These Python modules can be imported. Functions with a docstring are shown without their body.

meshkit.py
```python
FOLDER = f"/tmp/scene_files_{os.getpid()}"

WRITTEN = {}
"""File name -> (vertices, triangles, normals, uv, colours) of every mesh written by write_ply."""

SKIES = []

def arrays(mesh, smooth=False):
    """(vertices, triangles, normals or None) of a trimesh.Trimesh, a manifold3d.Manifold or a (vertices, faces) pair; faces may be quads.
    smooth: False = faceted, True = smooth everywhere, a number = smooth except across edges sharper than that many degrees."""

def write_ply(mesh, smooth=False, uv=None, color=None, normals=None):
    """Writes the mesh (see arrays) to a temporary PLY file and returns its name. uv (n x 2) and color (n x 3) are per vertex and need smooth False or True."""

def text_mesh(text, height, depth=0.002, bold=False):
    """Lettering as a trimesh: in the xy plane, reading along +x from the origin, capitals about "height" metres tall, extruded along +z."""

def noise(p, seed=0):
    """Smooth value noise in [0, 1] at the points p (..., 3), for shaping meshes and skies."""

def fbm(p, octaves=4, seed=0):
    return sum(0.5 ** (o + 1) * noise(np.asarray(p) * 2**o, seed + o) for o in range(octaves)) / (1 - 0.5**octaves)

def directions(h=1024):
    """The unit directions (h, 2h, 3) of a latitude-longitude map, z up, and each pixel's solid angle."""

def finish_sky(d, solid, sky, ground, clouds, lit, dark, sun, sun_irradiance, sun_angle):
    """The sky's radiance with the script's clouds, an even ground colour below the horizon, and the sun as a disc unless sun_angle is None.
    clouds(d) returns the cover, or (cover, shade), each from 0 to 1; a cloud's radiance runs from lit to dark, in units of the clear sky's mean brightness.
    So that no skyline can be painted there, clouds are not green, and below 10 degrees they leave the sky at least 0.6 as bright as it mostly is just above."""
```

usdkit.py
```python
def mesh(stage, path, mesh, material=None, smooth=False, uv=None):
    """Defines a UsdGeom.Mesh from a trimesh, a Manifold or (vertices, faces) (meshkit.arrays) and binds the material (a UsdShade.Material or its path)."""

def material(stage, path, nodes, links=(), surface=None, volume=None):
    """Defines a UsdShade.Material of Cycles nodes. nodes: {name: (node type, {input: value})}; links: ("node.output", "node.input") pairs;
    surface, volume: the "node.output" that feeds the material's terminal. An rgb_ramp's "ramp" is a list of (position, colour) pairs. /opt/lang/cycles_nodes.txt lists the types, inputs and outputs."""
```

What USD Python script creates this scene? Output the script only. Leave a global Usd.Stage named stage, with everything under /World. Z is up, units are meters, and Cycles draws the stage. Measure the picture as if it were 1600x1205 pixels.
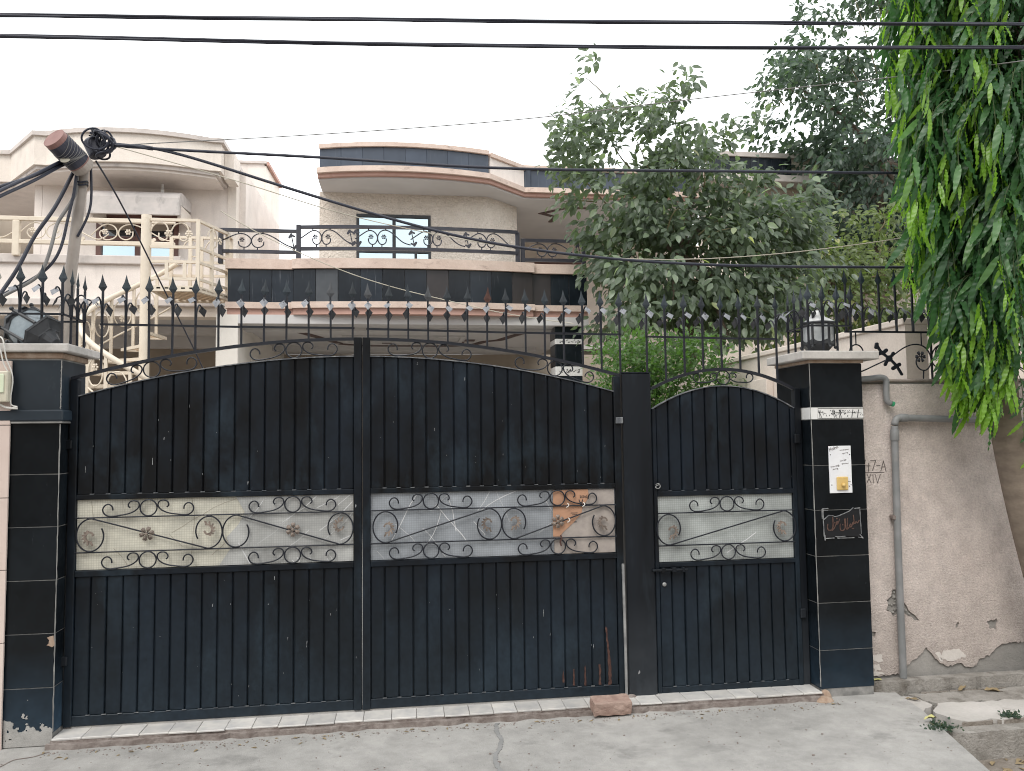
import math, random
import numpy as np, trimesh
from shapely.geometry import Polygon, Point, LineString, MultiPolygon
from shapely.ops import unary_union
from scipy.interpolate import CubicSpline
from pxr import Usd, UsdGeom, UsdLux, UsdShade, Gf, Sdf, Vt
import usdkit, meshkit

stage = Usd.Stage.CreateInMemory()
UsdGeom.SetStageUpAxis(stage, UsdGeom.Tokens.z)
UsdGeom.SetStageMetersPerUnit(stage, 1.0)
W = UsdGeom.Xform.Define(stage, '/World')
stage.SetDefaultPrim(W.GetPrim())
LK = '/World/Looks/'
rng = random.Random(7)

# ------------------------------------------------------------------ camera, sky, sun, exposure
cam = UsdGeom.Camera.Define(stage, '/World/camera')
yaw, pit, roll = math.radians(7.9), math.radians(3.61), math.radians(-0.711)
fw = np.array([math.sin(yaw) * math.cos(pit), math.cos(yaw) * math.cos(pit), math.sin(pit)])
rt = np.array([math.cos(yaw), -math.sin(yaw), 0.0]); up = np.cross(rt, fw)
r2 = math.cos(roll) * rt + math.sin(roll) * up
u2 = -math.sin(roll) * rt + math.cos(roll) * up
EYE = (0.0, -4.72, 1.6)
mtx = Gf.Matrix4d(*r2, 0, *u2, 0, *(-fw), 0, *EYE, 1)
cam.AddTransformOp().Set(mtx)
cam.CreateHorizontalApertureAttr(36.0)
cam.CreateFocalLengthAttr(36.0 * 1215 / 1600)
cam.CreateClippingRangeAttr(Gf.Vec2f(0.05, 5000))
cam.CreateExposureAttr(0.40)

SUN_EL, SUN_AZ = math.radians(52), math.radians(-150)      # azimuth = atan2(x, y) of the direction towards the sun
usdkit.material(stage, LK + 'sky_air', {
    'sky': ('sky_texture', {'sky_type': 'single_scattering', 'sun_disc': False, 'sun_elevation': SUN_EL, 'sun_rotation': SUN_AZ}),
    'tc': ('texture_coordinate', {}),
    'n': ('noise_texture', {'scale': 1.6, 'detail': 4.0, 'roughness': 0.5}),
    'mr': ('map_range', {'from_min': 0.34, 'from_max': 0.56, 'to_min': 0.62, 'to_max': 0.97, 'clamp': True}),
    'mx': ('mix', {'color2': (13.9, 14.3, 14.5)}),
    'bg': ('background_shader', {'strength': 0.1}),
}, [('tc.generated', 'n.vector'), ('n.fac', 'mr.value'), ('mr.result', 'mx.fac'), ('sky.color', 'mx.color1'),
    ('mx.color', 'bg.color')], surface='bg.background')
sky = UsdLux.DomeLight.Define(stage, '/World/sky')
UsdShade.MaterialBindingAPI.Apply(sky.GetPrim()).Bind(UsdShade.Material.Get(stage, LK + 'sky_air'))
sky.GetPrim().SetCustomDataByKey('kind', 'structure')
sun = UsdLux.DistantLight.Define(stage, '/World/sun')
sun.CreateNormalizeAttr(True); sun.CreateIntensityAttr(0.4); sun.CreateAngleAttr(25.0)
sun.CreateColorAttr(Gf.Vec3f(1.0, 0.96, 0.90))
sd = np.array([math.sin(SUN_AZ) * math.cos(SUN_EL), math.cos(SUN_AZ) * math.cos(SUN_EL), math.sin(SUN_EL)])
sx_ = np.cross([0, 0, 1.0], sd); sx_ /= np.linalg.norm(sx_); sy_ = np.cross(sd, sx_)
sun.AddTransformOp().Set(Gf.Matrix4d(*sx_, 0, *sy_, 0, *sd, 0, 0, 0, 30, 1))

# ------------------------------------------------------------------ helpers
_used = {}
def numbered(parent, name):
    k = (parent, name); n = _used.get(k, -1) + 1; _used[k] = n
    return name if n == 0 else f'{name}_{n:03d}'

def thing(name, label=None, cat=None, group=None, kind=None):
    p = UsdGeom.Xform.Define(stage, '/World/' + numbered('/World', name)).GetPrim()
    tag(p, label, cat, group, kind)
    return p

def tag(p, label=None, cat=None, group=None, kind=None):
    for k, v in (('label', label), ('category', cat), ('group', group), ('kind', kind)):
        if v: p.SetCustomDataByKey(k, v)
    return p

def VF(m):
    if hasattr(m, 'to_mesh'):
        q = m.to_mesh(); return np.asarray(q.vert_properties[:, :3], float), np.asarray(q.tri_verts, int)
    if isinstance(m, (tuple, list)) and len(m) == 2 and isinstance(m[0], np.ndarray): return m
    return np.asarray(m.vertices, float), np.asarray(m.faces, int)

def cat(ms):
    vs, fs, o = [], [], 0
    for m in ms:
        v, f = VF(m); vs.append(v); fs.append(f + o); o += len(v)
    return np.vstack(vs), np.vstack(fs)

def obj(name, m, mt, parent=None, label=None, smooth=False, kind=None):
    """ONE Mesh prim under parent (or /World)."""
    if isinstance(m, list): m = cat(m)
    v, f = VF(m)
    pp = str(parent.GetPath()) if parent is not None else '/World'
    path = pp + '/' + numbered(pp, name)
    g = UsdGeom.Mesh.Define(stage, path)
    g.CreatePointsAttr(Vt.Vec3fArray.FromNumpy(v.astype(np.float32)))
    g.CreateFaceVertexCountsAttr(Vt.IntArray.FromNumpy(np.full(len(f), 3, np.int32)))
    g.CreateFaceVertexIndicesAttr(Vt.IntArray.FromNumpy(f.astype(np.int32).ravel()))
    g.CreateSubdivisionSchemeAttr('none')
    if smooth:
        n = np.zeros_like(v); fn = np.cross(v[f[:, 1]] - v[f[:, 0]], v[f[:, 2]] - v[f[:, 0]])
        for k in range(3): np.add.at(n, f[:, k], fn)
        l = np.linalg.norm(n, axis=1, keepdims=True); n = np.where(l > 0, n / np.maximum(l, 1e-20), [0, 0, 1.0])
        g.CreateNormalsAttr(Vt.Vec3fArray.FromNumpy(n.astype(np.float32))); g.SetNormalsInterpolation('vertex')
    UsdShade.MaterialBindingAPI.Apply(g.GetPrim()).Bind(UsdShade.Material.Get(stage, LK + mt))
    p = g.GetPrim()
    if label: p.SetCustomDataByKey('label', label)
    if kind: p.SetCustomDataByKey('kind', kind)
    return p

_bf = None
def bx(x0, x1, y0, y1, z0, z1, c=0.0):
    """box; c chamfers every edge"""
    global _bf
    if c <= 0:
        v = np.array([[x, y, z] for z in (z0, z1) for y in (y0, y1) for x in (x0, x1)], float)
        f = np.array([[0, 2, 3], [0, 3, 1], [4, 5, 7], [4, 7, 6], [0, 1, 5], [0, 5, 4], [2, 6, 7], [2, 7, 3], [0, 4, 6], [0, 6, 2], [1, 3, 7], [1, 7, 5]])
        return v, f
    c = min(c, abs(x1 - x0) * .45, abs(y1 - y0) * .45, abs(z1 - z0) * .45)
    pts = []
    for sx in (0, 1):
        for sy in (0, 1):
            for sz in (0, 1):
                X, Y, Z = (x0, x1)[sx], (y0, y1)[sy], (z0, z1)[sz]
                ix, iy, iz = (c if sx == 0 else -c), (c if sy == 0 else -c), (c if sz == 0 else -c)
                pts += [(X, Y + iy, Z + iz), (X + ix, Y, Z + iz), (X + ix, Y + iy, Z)]
    pts = np.array(pts)
    if _bf is None:
        ref = []
        for sx in (0, 1):
            for sy in (0, 1):
                for sz in (0, 1):
                    X, Y, Z = sx, sy, sz
                    i = [(.2 if s == 0 else -.2) for s in (sx, sy, sz)]
                    ref += [(X, Y + i[1], Z + i[2]), (X + i[0], Y, Z + i[2]), (X + i[0], Y + i[1], Z)]
        h = trimesh.Trimesh(np.array(ref, float)).convex_hull if False else trimesh.convex.convex_hull(np.array(ref, float))
        # map hull vertices back to the reference order
        from scipy.spatial import cKDTree
        _, idx = cKDTree(np.array(ref, float)).query(h.vertices)
        _bf = idx[h.faces]
    return pts, _bf

def cubic(pts, n=40, closed=False):
    p = np.array(pts, float)
    if closed: p = np.vstack([p, p[:1]])
    d = np.r_[0, np.cumsum(np.maximum(np.linalg.norm(np.diff(p, axis=0), axis=1), 1e-6) ** 0.5)]
    cs = CubicSpline(d, p, bc_type='periodic' if closed else 'natural')
    t = np.linspace(0, d[-1], n, endpoint=not closed)
    return cs(t)

def tube(pts, r, n=8, closed=False):
    p = np.array(pts, float); N = len(p)
    if closed: tg = np.roll(p, -1, 0) - np.roll(p, 1, 0)
    else: tg = np.gradient(p, axis=0)
    tg /= np.maximum(np.linalg.norm(tg, axis=1, keepdims=True), 1e-12)
    ref = np.array([0, 1.0, 0]) if np.abs(tg[:, 1]).max() < .9 else (np.array([0, 0, 1.0]) if np.abs(tg[:, 2]).max() < .9 else np.array([1.0, 0, 0.05]))
    a = np.cross(tg, ref); a /= np.maximum(np.linalg.norm(a, axis=1, keepdims=True), 1e-9); b = np.cross(tg, a)
    rr = np.broadcast_to(np.asarray(r, float), (N,))
    th = np.arange(n) / n * 2 * math.pi
    v = p[:, None] + rr[:, None, None] * (np.cos(th)[None, :, None] * a[:, None] + np.sin(th)[None, :, None] * b[:, None])
    v = v.reshape(-1, 3); f = []
    M = N if closed else N - 1
    i = np.arange(M)[:, None]; j = np.arange(n)[None, :]
    A = i * n + j; B = i * n + (j + 1) % n; C = ((i + 1) % N) * n + (j + 1) % n; D = ((i + 1) % N) * n + j
    f = np.concatenate([np.stack([A, B, C], -1).reshape(-1, 3), np.stack([A, C, D], -1).reshape(-1, 3)])
    if not closed:
        v = np.vstack([v, p[:1], p[-1:]]); k = N * n
        c0 = [[k, (q + 1) % n, q] for q in range(n)]; c1 = [[k + 1, (N - 1) * n + q, (N - 1) * n + (q + 1) % n] for q in range(n)]
        f = np.vstack([f, c0, c1])
    return v, f[:, ::-1]

def sweep_rect(pts, a, b, side=(0, 1, 0)):
    """rectangular bar along pts: b = thickness along side, a = thickness across"""
    p = np.array(pts, float); tg = np.gradient(p, axis=0); tg /= np.linalg.norm(tg, axis=1, keepdims=True)
    s = np.array(side, float); n = np.cross(tg, s); n /= np.maximum(np.linalg.norm(n, axis=1, keepdims=True), 1e-9)
    s2 = np.cross(n, tg)
    v = np.stack([p + n * a / 2 * i + s2 * b / 2 * j for i, j in ((-1, -1), (1, -1), (1, 1), (-1, 1))], 1).reshape(-1, 3)
    f = []
    for k in range(len(p) - 1):
        for q in range(4):
            A, B = k * 4 + q, k * 4 + (q + 1) % 4; C, D = B + 4, A + 4
            f += [[A, B, C], [A, C, D]]
    e = (len(p) - 1) * 4
    f += [[0, 2, 1], [0, 3, 2], [e, e + 1, e + 2], [e, e + 2, e + 3]]
    m = trimesh.Trimesh(v, np.array(f), process=False)
    if m.volume < 0: f = np.array(f)[:, ::-1]
    return v, np.array(f)

def extr(poly, y0, y1):
    """shapely polygon in (x, z) extruded along y"""
    out = []
    for g in (poly.geoms if hasattr(poly, 'geoms') else [poly]):
        if g.geom_type != 'Polygon' or g.area < 1e-8: continue
        m = trimesh.creation.extrude_polygon(g, 1.0, engine='earcut')
        v = np.array(m.vertices); v = np.stack([v[:, 0], y0 + (1 - v[:, 2]) * (y1 - y0), v[:, 1]], 1)
        out.append((v, np.array(m.faces)))
    return cat(out)

def prism(poly, z0, z1):
    """shapely polygon or list in (x, y) extruded along z"""
    if not hasattr(poly, 'geom_type'): poly = Polygon(poly)
    out = []
    for g in (poly.geoms if hasattr(poly, 'geoms') else [poly]):
        m = trimesh.creation.extrude_polygon(g, z1 - z0, engine='earcut')
        v = np.array(m.vertices); v[:, 2] += z0; out.append((v, np.array(m.faces)))
    return cat(out)

def lathe(prof, n=24, c=(0, 0, 0), close=True):
    """profile [(r, z)] about z"""
    p = np.array(prof, float); th = np.arange(n) / n * 2 * math.pi
    v = np.stack([p[:, None, 0] * np.cos(th), p[:, None, 0] * np.sin(th), np.repeat(p[:, 1:2], n, 1)], -1).reshape(-1, 3) + np.array(c)
    f = []
    for i in range(len(p) - 1):
        for j in range(n):
            A, B = i * n + j, i * n + (j + 1) % n; f += [[A, B, B + n], [A, B + n, A + n]]
    k = len(v); v = np.vstack([v, [[c[0], c[1], c[2] + p[0, 1]], [c[0], c[1], c[2] + p[-1, 1]]]])
    e = (len(p) - 1) * n
    f += [[k, (j + 1) % n, j] for j in range(n)] + [[k + 1, e + j, e + (j + 1) % n] for j in range(n)]
    return v, np.array(f)

def moved(m, loc=(0, 0, 0), R=None, s=1.0):
    v, f = VF(m); v = v * s
    if R is not None: v = v @ np.asarray(R).T
    return v + np.array(loc), f

def rot(axis, deg): return trimesh.transformations.rotation_matrix(math.radians(deg), axis)[:3, :3]

def rough_poly(pts, amp, step, seed=0):
    """closed outline with ragged edges"""
    r = random.Random(seed); L = LineString(list(pts) + [pts[0]]); n = max(8, int(L.length / step)); o = []
    for i in range(n):
        q = L.interpolate(i / n, normalized=True); o.append((q.x + r.uniform(-amp, amp), q.y + r.uniform(-amp, amp)))
    return Polygon(o).buffer(0)

# ------------------------------------------------------------------ materials
def mat(name, c1, c2=None, scale=3.0, rough=0.6, spec=0.5, bump=0.0, bscale=80.0, bdist=0.01, stretch=(1, 1, 1), rnd=0.0, streak=None,
        spots=None, metal=0.0, rvar=0.0, coat=0.0, lo=0.35, hi=0.65, dust=None, fine=None, blotch=None):
    c2 = c2 or c1
    N = {'g': ('geometry', {}), 'm': ('mapping', {'scale': stretch}),
         'n': ('noise_texture', {'scale': scale, 'detail': 6.0, 'roughness': 0.6}),
         'r': ('rgb_ramp', {'ramp': [(lo, c1), (hi, c2)]}),
         'p': ('principled_bsdf', {'roughness': rough, 'specular_ior_level': spec, 'metallic': metal, 'coat_weight': coat})}
    L = [('g.position', 'm.vector'), ('m.vector', 'n.vector'), ('n.fac', 'r.fac')]
    col = 'r.color'
    if streak:      # (colour, scale, stretch, threshold low, high)
        N['sm'] = ('mapping', {'scale': streak[2]}); N['sn'] = ('noise_texture', {'scale': streak[1], 'detail': 5.0, 'roughness': 0.65})
        N['sr'] = ('map_range', {'from_min': streak[3], 'from_max': streak[4], 'to_min': 0.0, 'to_max': streak[5] if len(streak) > 5 else 0.8, 'clamp': True})
        N['sx'] = ('mix', {'color2': streak[0]})
        L += [('g.position', 'sm.vector'), ('sm.vector', 'sn.vector'), ('sn.fac', 'sr.value'), ('sr.result', 'sx.fac'), (col, 'sx.color1')]; col = 'sx.color'
    if dust:        # (colour, z low, z high, amount): real dust gathered low down, broken up by noise
        N['dz'] = ('separate_xyz', {}); N['dr'] = ('map_range', {'from_min': dust[2], 'from_max': dust[1], 'to_min': 0.0, 'to_max': 1.0, 'clamp': True})
        N['dn'] = ('noise_texture', {'scale': 5.0, 'detail': 6.0, 'roughness': 0.7}); N['dm'] = ('math', {'math_type': 'multiply'})
        N['dk'] = ('math', {'math_type': 'multiply', 'value2': dust[3]}); N['dx'] = ('mix', {'color2': dust[0]})
        L += [('g.position', 'dz.vector'), ('dz.z', 'dr.value'), ('g.position', 'dn.vector'), ('dr.result', 'dm.value1'), ('dn.fac', 'dm.value2'),
              ('dm.value', 'dk.value1'), ('dk.value', 'dx.fac'), (col, 'dx.color1')]; col = 'dx.color'
    for kk, ff in (('f', fine), ('e', blotch)):
        if not ff: continue        # (scale, amount): mottling that multiplies the colour
        N[kk + 'n'] = ('noise_texture', {'scale': ff[0], 'detail': 5.0, 'roughness': 0.7}); N[kk + 'r'] = ('map_range', {'from_min': .3, 'from_max': .7, 'to_min': 1 - ff[1], 'to_max': 1 + ff[1], 'clamp': True})
        N[kk + 'x'] = ('mix', {'mix_type': 'multiply', 'fac': 1.0})
        L += [('g.position', kk + 'n.vector'), (kk + 'n.fac', kk + 'r.value'), (col, kk + 'x.color1'), (kk + 'r.result', kk + 'x.color2')]; col = kk + 'x.color'
    if spots:       # (colour, scale, stretch, threshold)
        N['pm'] = ('mapping', {'scale': spots[2]}); N['pn'] = ('noise_texture', {'scale': spots[1], 'detail': 2.0, 'roughness': 0.5})
        N['pr'] = ('map_range', {'from_min': spots[3], 'from_max': spots[3] + 0.02, 'to_min': 0.0, 'to_max': 0.8, 'clamp': True}); N['px'] = ('mix', {'color2': spots[0]})
        L += [('g.position', 'pm.vector'), ('pm.vector', 'pn.vector'), ('pn.fac', 'pr.value'), ('pr.result', 'px.fac'), (col, 'px.color1')]; col = 'px.color'
    if rnd:
        N['oi'] = ('object_info', {}); N['om'] = ('map_range', {'to_min': 1 - rnd, 'to_max': 1 + rnd}); N['hs'] = ('hsv', {})
        L += [('oi.random', 'om.value'), ('om.result', 'hs.value'), (col, 'hs.color')]; col = 'hs.color'
    L.append((col, 'p.base_color'))
    if rvar:
        N['rr'] = ('map_range', {'from_min': 0.3, 'from_max': 0.7, 'to_min': max(rough - rvar, .02), 'to_max': rough + rvar, 'clamp': True}); L += [('n.fac', 'rr.value'), ('rr.result', 'p.roughness')]
    if bump:
        N['bn'] = ('noise_texture', {'scale': bscale, 'detail': 4.0, 'roughness': 0.6}); N['b'] = ('bump', {'strength': bump, 'distance': bdist})
        L += [('g.position', 'bn.vector'), ('bn.fac', 'b.height'), ('b.normal', 'p.normal')]
    return usdkit.material(stage, LK + name, N, L, surface='p.BSDF')

mat('gate_paint', (.0032, .0036, .0044), (.0055, .0095, .0155), scale=1.5, rough=.40, spec=.24, fine=(30, .25), stretch=(1.3, 1.3, .8), rnd=.12, lo=.42, hi=.62, rvar=.14, bump=.06, bscale=9, bdist=.02,
    streak=((.018, .029, .040), 2.6, (1.3, 1.3, .7), .52, .74, .85), spots=((.35, .36, .37), 34, (1.3, 1.3, .35), .785), dust=((.020, .031, .042), -.1, .85, 1.1))
mat('gate_post_paint', (.004, .0048, .006), (.0065, .0085, .012), scale=3, rough=.4, spec=.24, stretch=(2, 2, .3), rvar=.12, streak=((.028, .038, .048), 4, (2, 2, .35), .55, .8, .6),
    spots=((.3, .3, .31), 30, (1, 1, .4), .78), dust=((.06, .068, .078), -.05, .6, .9))
mat('iron', (.007, .008, .012), (.012, .014, .02), scale=20, rough=.42, spec=.38, bump=.1, bscale=200, bdist=.002)
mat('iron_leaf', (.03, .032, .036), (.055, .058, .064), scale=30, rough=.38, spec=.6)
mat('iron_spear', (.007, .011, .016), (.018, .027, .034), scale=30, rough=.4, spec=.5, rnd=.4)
mat('iron_leaf_skylit', (.13, .135, .15), (.22, .225, .24), scale=40, rough=.5, spec=.5, rnd=.15)  # lighter copy of iron_leaf for front leaves: sky brightness put into the colour
mat('iron_pale', (.22, .21, .18), (.3, .28, .24), scale=20, rough=.6)
mat('worn_edge', (.07, .075, .085), (.22, .22, .22), scale=26, rough=.6, spec=.4, lo=.45, hi=.7)
mat('chip', (.42, .43, .44), (.3, .3, .3), scale=30, rough=.7)
mat('cast_ornament', (.09, .07, .058), (.22, .175, .145), scale=40, rough=.55, spec=.4, rnd=.3, bump=.3, bscale=160, bdist=.004)
mat('rust', (.05, .026, .022), (.095, .05, .04), scale=40, rough=.85, spec=.2)
mat('steel_rod', (.2, .2, .2), (.34, .34, .33), scale=12, rough=.45, metal=.3)
mat('black_tile', (.003, .004, .005), (.006, .008, .010), scale=4, rough=.16, spec=.22, rnd=.3, rvar=.06, bump=.02, bscale=6, bdist=.02,
    streak=((.09, .1, .11), 60, (1, 1, .2), .69, .78, .4), dust=((.035, .06, .088), -.1, .46, 1.3))
mat('black_tile_dusty', (.012, .018, .025), (.02, .028, .036), scale=4, rough=.35, spec=.4, rnd=.2, bump=.05, bscale=30, bdist=.004, streak=((.08, .09, .1), 14, (1, 1, .4), .6, .8, .5))
mat('parapet_tile', (.008, .011, .016), (.016, .021, .028), scale=3, rough=.2, spec=.35, rnd=.45, streak=((.22, .23, .25), 16, (3, 3, .12), .62, .74, .55))
mat('parapet_tile_pale', (.05, .055, .062), (.07, .075, .082), scale=3, rough=.3, spec=.4, streak=((.2, .2, .21), 16, (3, 3, .12), .64, .74, .5))
mat('parapet_tile_brown', (.03, .026, .027), (.042, .036, .036), scale=3, rough=.3, spec=.4, streak=((.2, .2, .21), 16, (3, 3, .12), .64, .74, .5))
mat('roof_tile', (.026, .036, .056), (.042, .055, .08), scale=2, rough=.35, spec=.5, rnd=.12, streak=((.2, .22, .25), 10, (4, 4, .1), .62, .76, .5))
mat('grout', (.15, .148, .142), (.30, .29, .275), scale=12, rough=.9, spec=.2, bump=.3, bscale=200, bdist=.003)
mat('neck_mortar', (.42, .33, .26), (.26, .18, .13), scale=14, rough=.95, spec=.15, bump=.5, bscale=60, bdist=.006)
mat('cap_concrete', fine=(60, .07), blotch=(2.6, .07), c1=(.40, .38, .355), c2=(.52, .49, .46), scale=5, rough=.88, spec=.25, bump=.25, bscale=90, bdist=.004, streak=((.25, .24, .22), 6, (1, 1, .5), .58, .75, .6))
mat('white_tile', (.66, .65, .63), (.74, .73, .71), scale=10, rough=.25, spec=.5)
mat('ink', (.02, .022, .025), rough=.6)
mat('graffiti', (.10, .085, .08), (.15, .13, .12), scale=60, rough=.9, spec=.1)
mat('marble', (.56, .535, .50), (.42, .41, .40), scale=9, rough=.4, rnd=.12, streak=((.3, .29, .28), 12, (1, 1, 1), .6, .75, .5))
mat('mortar_brown', (.155, .125, .112), (.27, .235, .215), scale=18, rough=.95, spec=.1, bump=.8, bscale=50, bdist=.01)
mat('concrete', (.275, .267, .253), (.37, .358, .34), scale=1.1, rough=.88, spec=.2, bump=.5, bscale=150, bdist=.005, lo=.32, hi=.68, fine=(240, .16), blotch=(7, .16),
    streak=((.15, .147, .14), 3.4, (1, 1.5, 1), .57, .76, .7), spots=((.13, .125, .12), 60, (1, 1, 1), .74))
mat('ledge_concrete', (.20, .185, .165), (.34, .32, .295), scale=4, rough=.92, spec=.1, bump=.8, bscale=70, bdist=.012, fine=(120, .15), streak=((.11, .095, .08), 7, (1, 1, 1), .54, .7, .8))
mat('concrete_patch', (.215, .215, .21), (.26, .255, .25), scale=12, rough=.9, bump=.5, bscale=120, bdist=.004)
mat('concrete_pale', fine=(60, .07), blotch=(2.6, .07), c1=(.38, .36, .335), c2=(.47, .445, .42), scale=2.5, rough=.9, spec=.2, bump=.3, bscale=90, bdist=.004, streak=((.24, .225, .2), 5, (1, 1, 1), .56, .74, .7))
mat('soil', (.17, .145, .12), (.28, .25, .22), scale=7, rough=.95, spec=.1, bump=.9, bscale=60, bdist=.015)
mat('plaster', (.46, .395, .36), (.60, .53, .49), scale=1.5, rough=.95, spec=.1, bump=1.0, bscale=85, bdist=.009, fine=(75, .2), blotch=(9, .16), dust=((.29, .255, .23), -.05, .75, 1.1), lo=.3, hi=.7,
    streak=((.29, .25, .225), 2.1, (1, 1, .55), .56, .76, .7))
mat('cement', fine=(60, .07), blotch=(2.6, .07), c1=(.225, .215, .2), c2=(.3, .285, .265), scale=4, rough=.95, spec=.1, bump=.6, bscale=50, bdist=.008)
mat('undercoat', (.5, .46, .425), (.58, .54, .5), scale=14, rough=.9, bump=.4, bscale=90, bdist=.004)
mat('wall_cap_dirt', (.2, .17, .145), (.34, .29, .26), scale=9, rough=.95, bump=.6, bscale=50, bdist=.01)
mat('side_wall', fine=(60, .07), blotch=(2.6, .07), c1=(.60, .52, .455), c2=(.68, .60, .53), scale=2, rough=.9, spec=.15, bump=.3, bscale=60, bdist=.006, streak=((.4, .34, .3), 3.5, (1, 1, .4), .6, .76, .55))
mat('stone_panel', (.5, .40, .35), (.57, .47, .42), scale=2.6, rough=.8, rnd=.05, bump=.12, bscale=60, bdist=.004)
mat('house_plaster', fine=(26, .08), blotch=(2.6, .06), c1=(.66, .585, .51), c2=(.73, .655, .58), scale=1.6, rough=.92, spec=.15, bump=1.0, bscale=17, bdist=.06, streak=((.45, .38, .33), 1.1, (1, 1, .35), .58, .78, .5))
mat('house_smooth', fine=(60, .07), blotch=(2.6, .07), c1=(.60, .525, .46), c2=(.67, .59, .52), scale=1.5, rough=.9, spec=.15, bump=.2, bscale=40, bdist=.006)
mat('porch_cream', (.64, .6, .545), (.7, .655, .6), scale=3, rough=.9, bump=.3, bscale=60, bdist=.006)
mat('pink_coping', fine=(60, .07), blotch=(2.6, .07), c1=(.55, .43, .365), c2=(.63, .51, .44), scale=3, rough=.9, spec=.15, bump=.4, bscale=22, bdist=.01, streak=((.28, .21, .18), 5, (1, 1, 2), .58, .72, .6))
mat('pink_trim', (.42, .255, .21), (.49, .31, .26), scale=2.5, rough=.85, spec=.2, streak=((.28, .16, .13), 5, (1, 1, 1), .58, .74, .6))
mat('ceiling', (.50, .48, .47), (.57, .55, .54), scale=1.2, rough=.9, spec=.15)
mat('groove', (.085, .055, .05), (.12, .08, .07), scale=6, rough=.8)
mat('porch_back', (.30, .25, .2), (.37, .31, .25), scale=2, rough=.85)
mat('neighbour_plaster', fine=(60, .07), blotch=(2.6, .07), c1=(.69, .615, .55), c2=(.75, .68, .61), scale=1.2, rough=.92, spec=.15, bump=.25, bscale=30, bdist=.01, streak=((.5, .44, .39), 1.3, (1.4, 1.4, .3), .55, .75, .55))
mat('neighbour_smooth', fine=(60, .07), blotch=(2.6, .07), c1=(.68, .61, .56), c2=(.74, .67, .62), scale=1.2, rough=.9, spec=.15, streak=((.46, .41, .38), 2, (1.4, 1.4, .3), .55, .75, .5))
mat('neighbour_cap', (.5, .45, .42), (.6, .54, .5), scale=4, rough=.9, streak=((.3, .27, .25), 5, (1, 1, .6), .55, .72, .6))
mat('sunshade', (.46, .43, .41), (.58, .53, .5), scale=4, rough=.9, streak=((.27, .25, .24), 6, (1, 1, .6), .55, .72, .7))
mat('brown_frame', (.10, .045, .035), (.15, .07, .055), scale=8, rough=.5)
mat('cream_metal', (.61, .525, .42), (.68, .595, .485), scale=5, rough=.55, streak=((.42, .3, .2), 9, (1, 1, 1), .62, .76, .5))
mat('cream_mesh', (.42, .30, .2), (.56, .43, .3), scale=14, rough=.7)
mat('dark_frame', (.016, .017, .02), (.026, .027, .03), scale=9, rough=.45)
mat('rail_black', (.02, .02, .028), (.035, .034, .045), scale=7, rough=.4, streak=((.2, .16, .15), 9, (1, 1, 1), .64, .76, .5))
mat('cable', (.018, .02, .032), (.03, .032, .046), scale=9, rough=.5, spec=.4)
mat('cable_grey', (.15, .145, .14), (.22, .21, .2), scale=9, rough=.6)
mat('cable_pale', (.42, .38, .3), (.5, .46, .38), scale=9, rough=.7)
mat('cable_white', (.6, .58, .54), rough=.6)
mat('pole_metal', (.27, .23, .2), (.36, .31, .27), scale=6, rough=.6, streak=((.2, .13, .1), 8, (1, 1, .4), .58, .74, .6))
mat('drum_red', (.20, .10, .085), (.27, .15, .13), scale=10, rough=.6)
mat('drum_wrap', (.012, .014, .026), (.035, .035, .05), scale=14, rough=.5)
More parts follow.
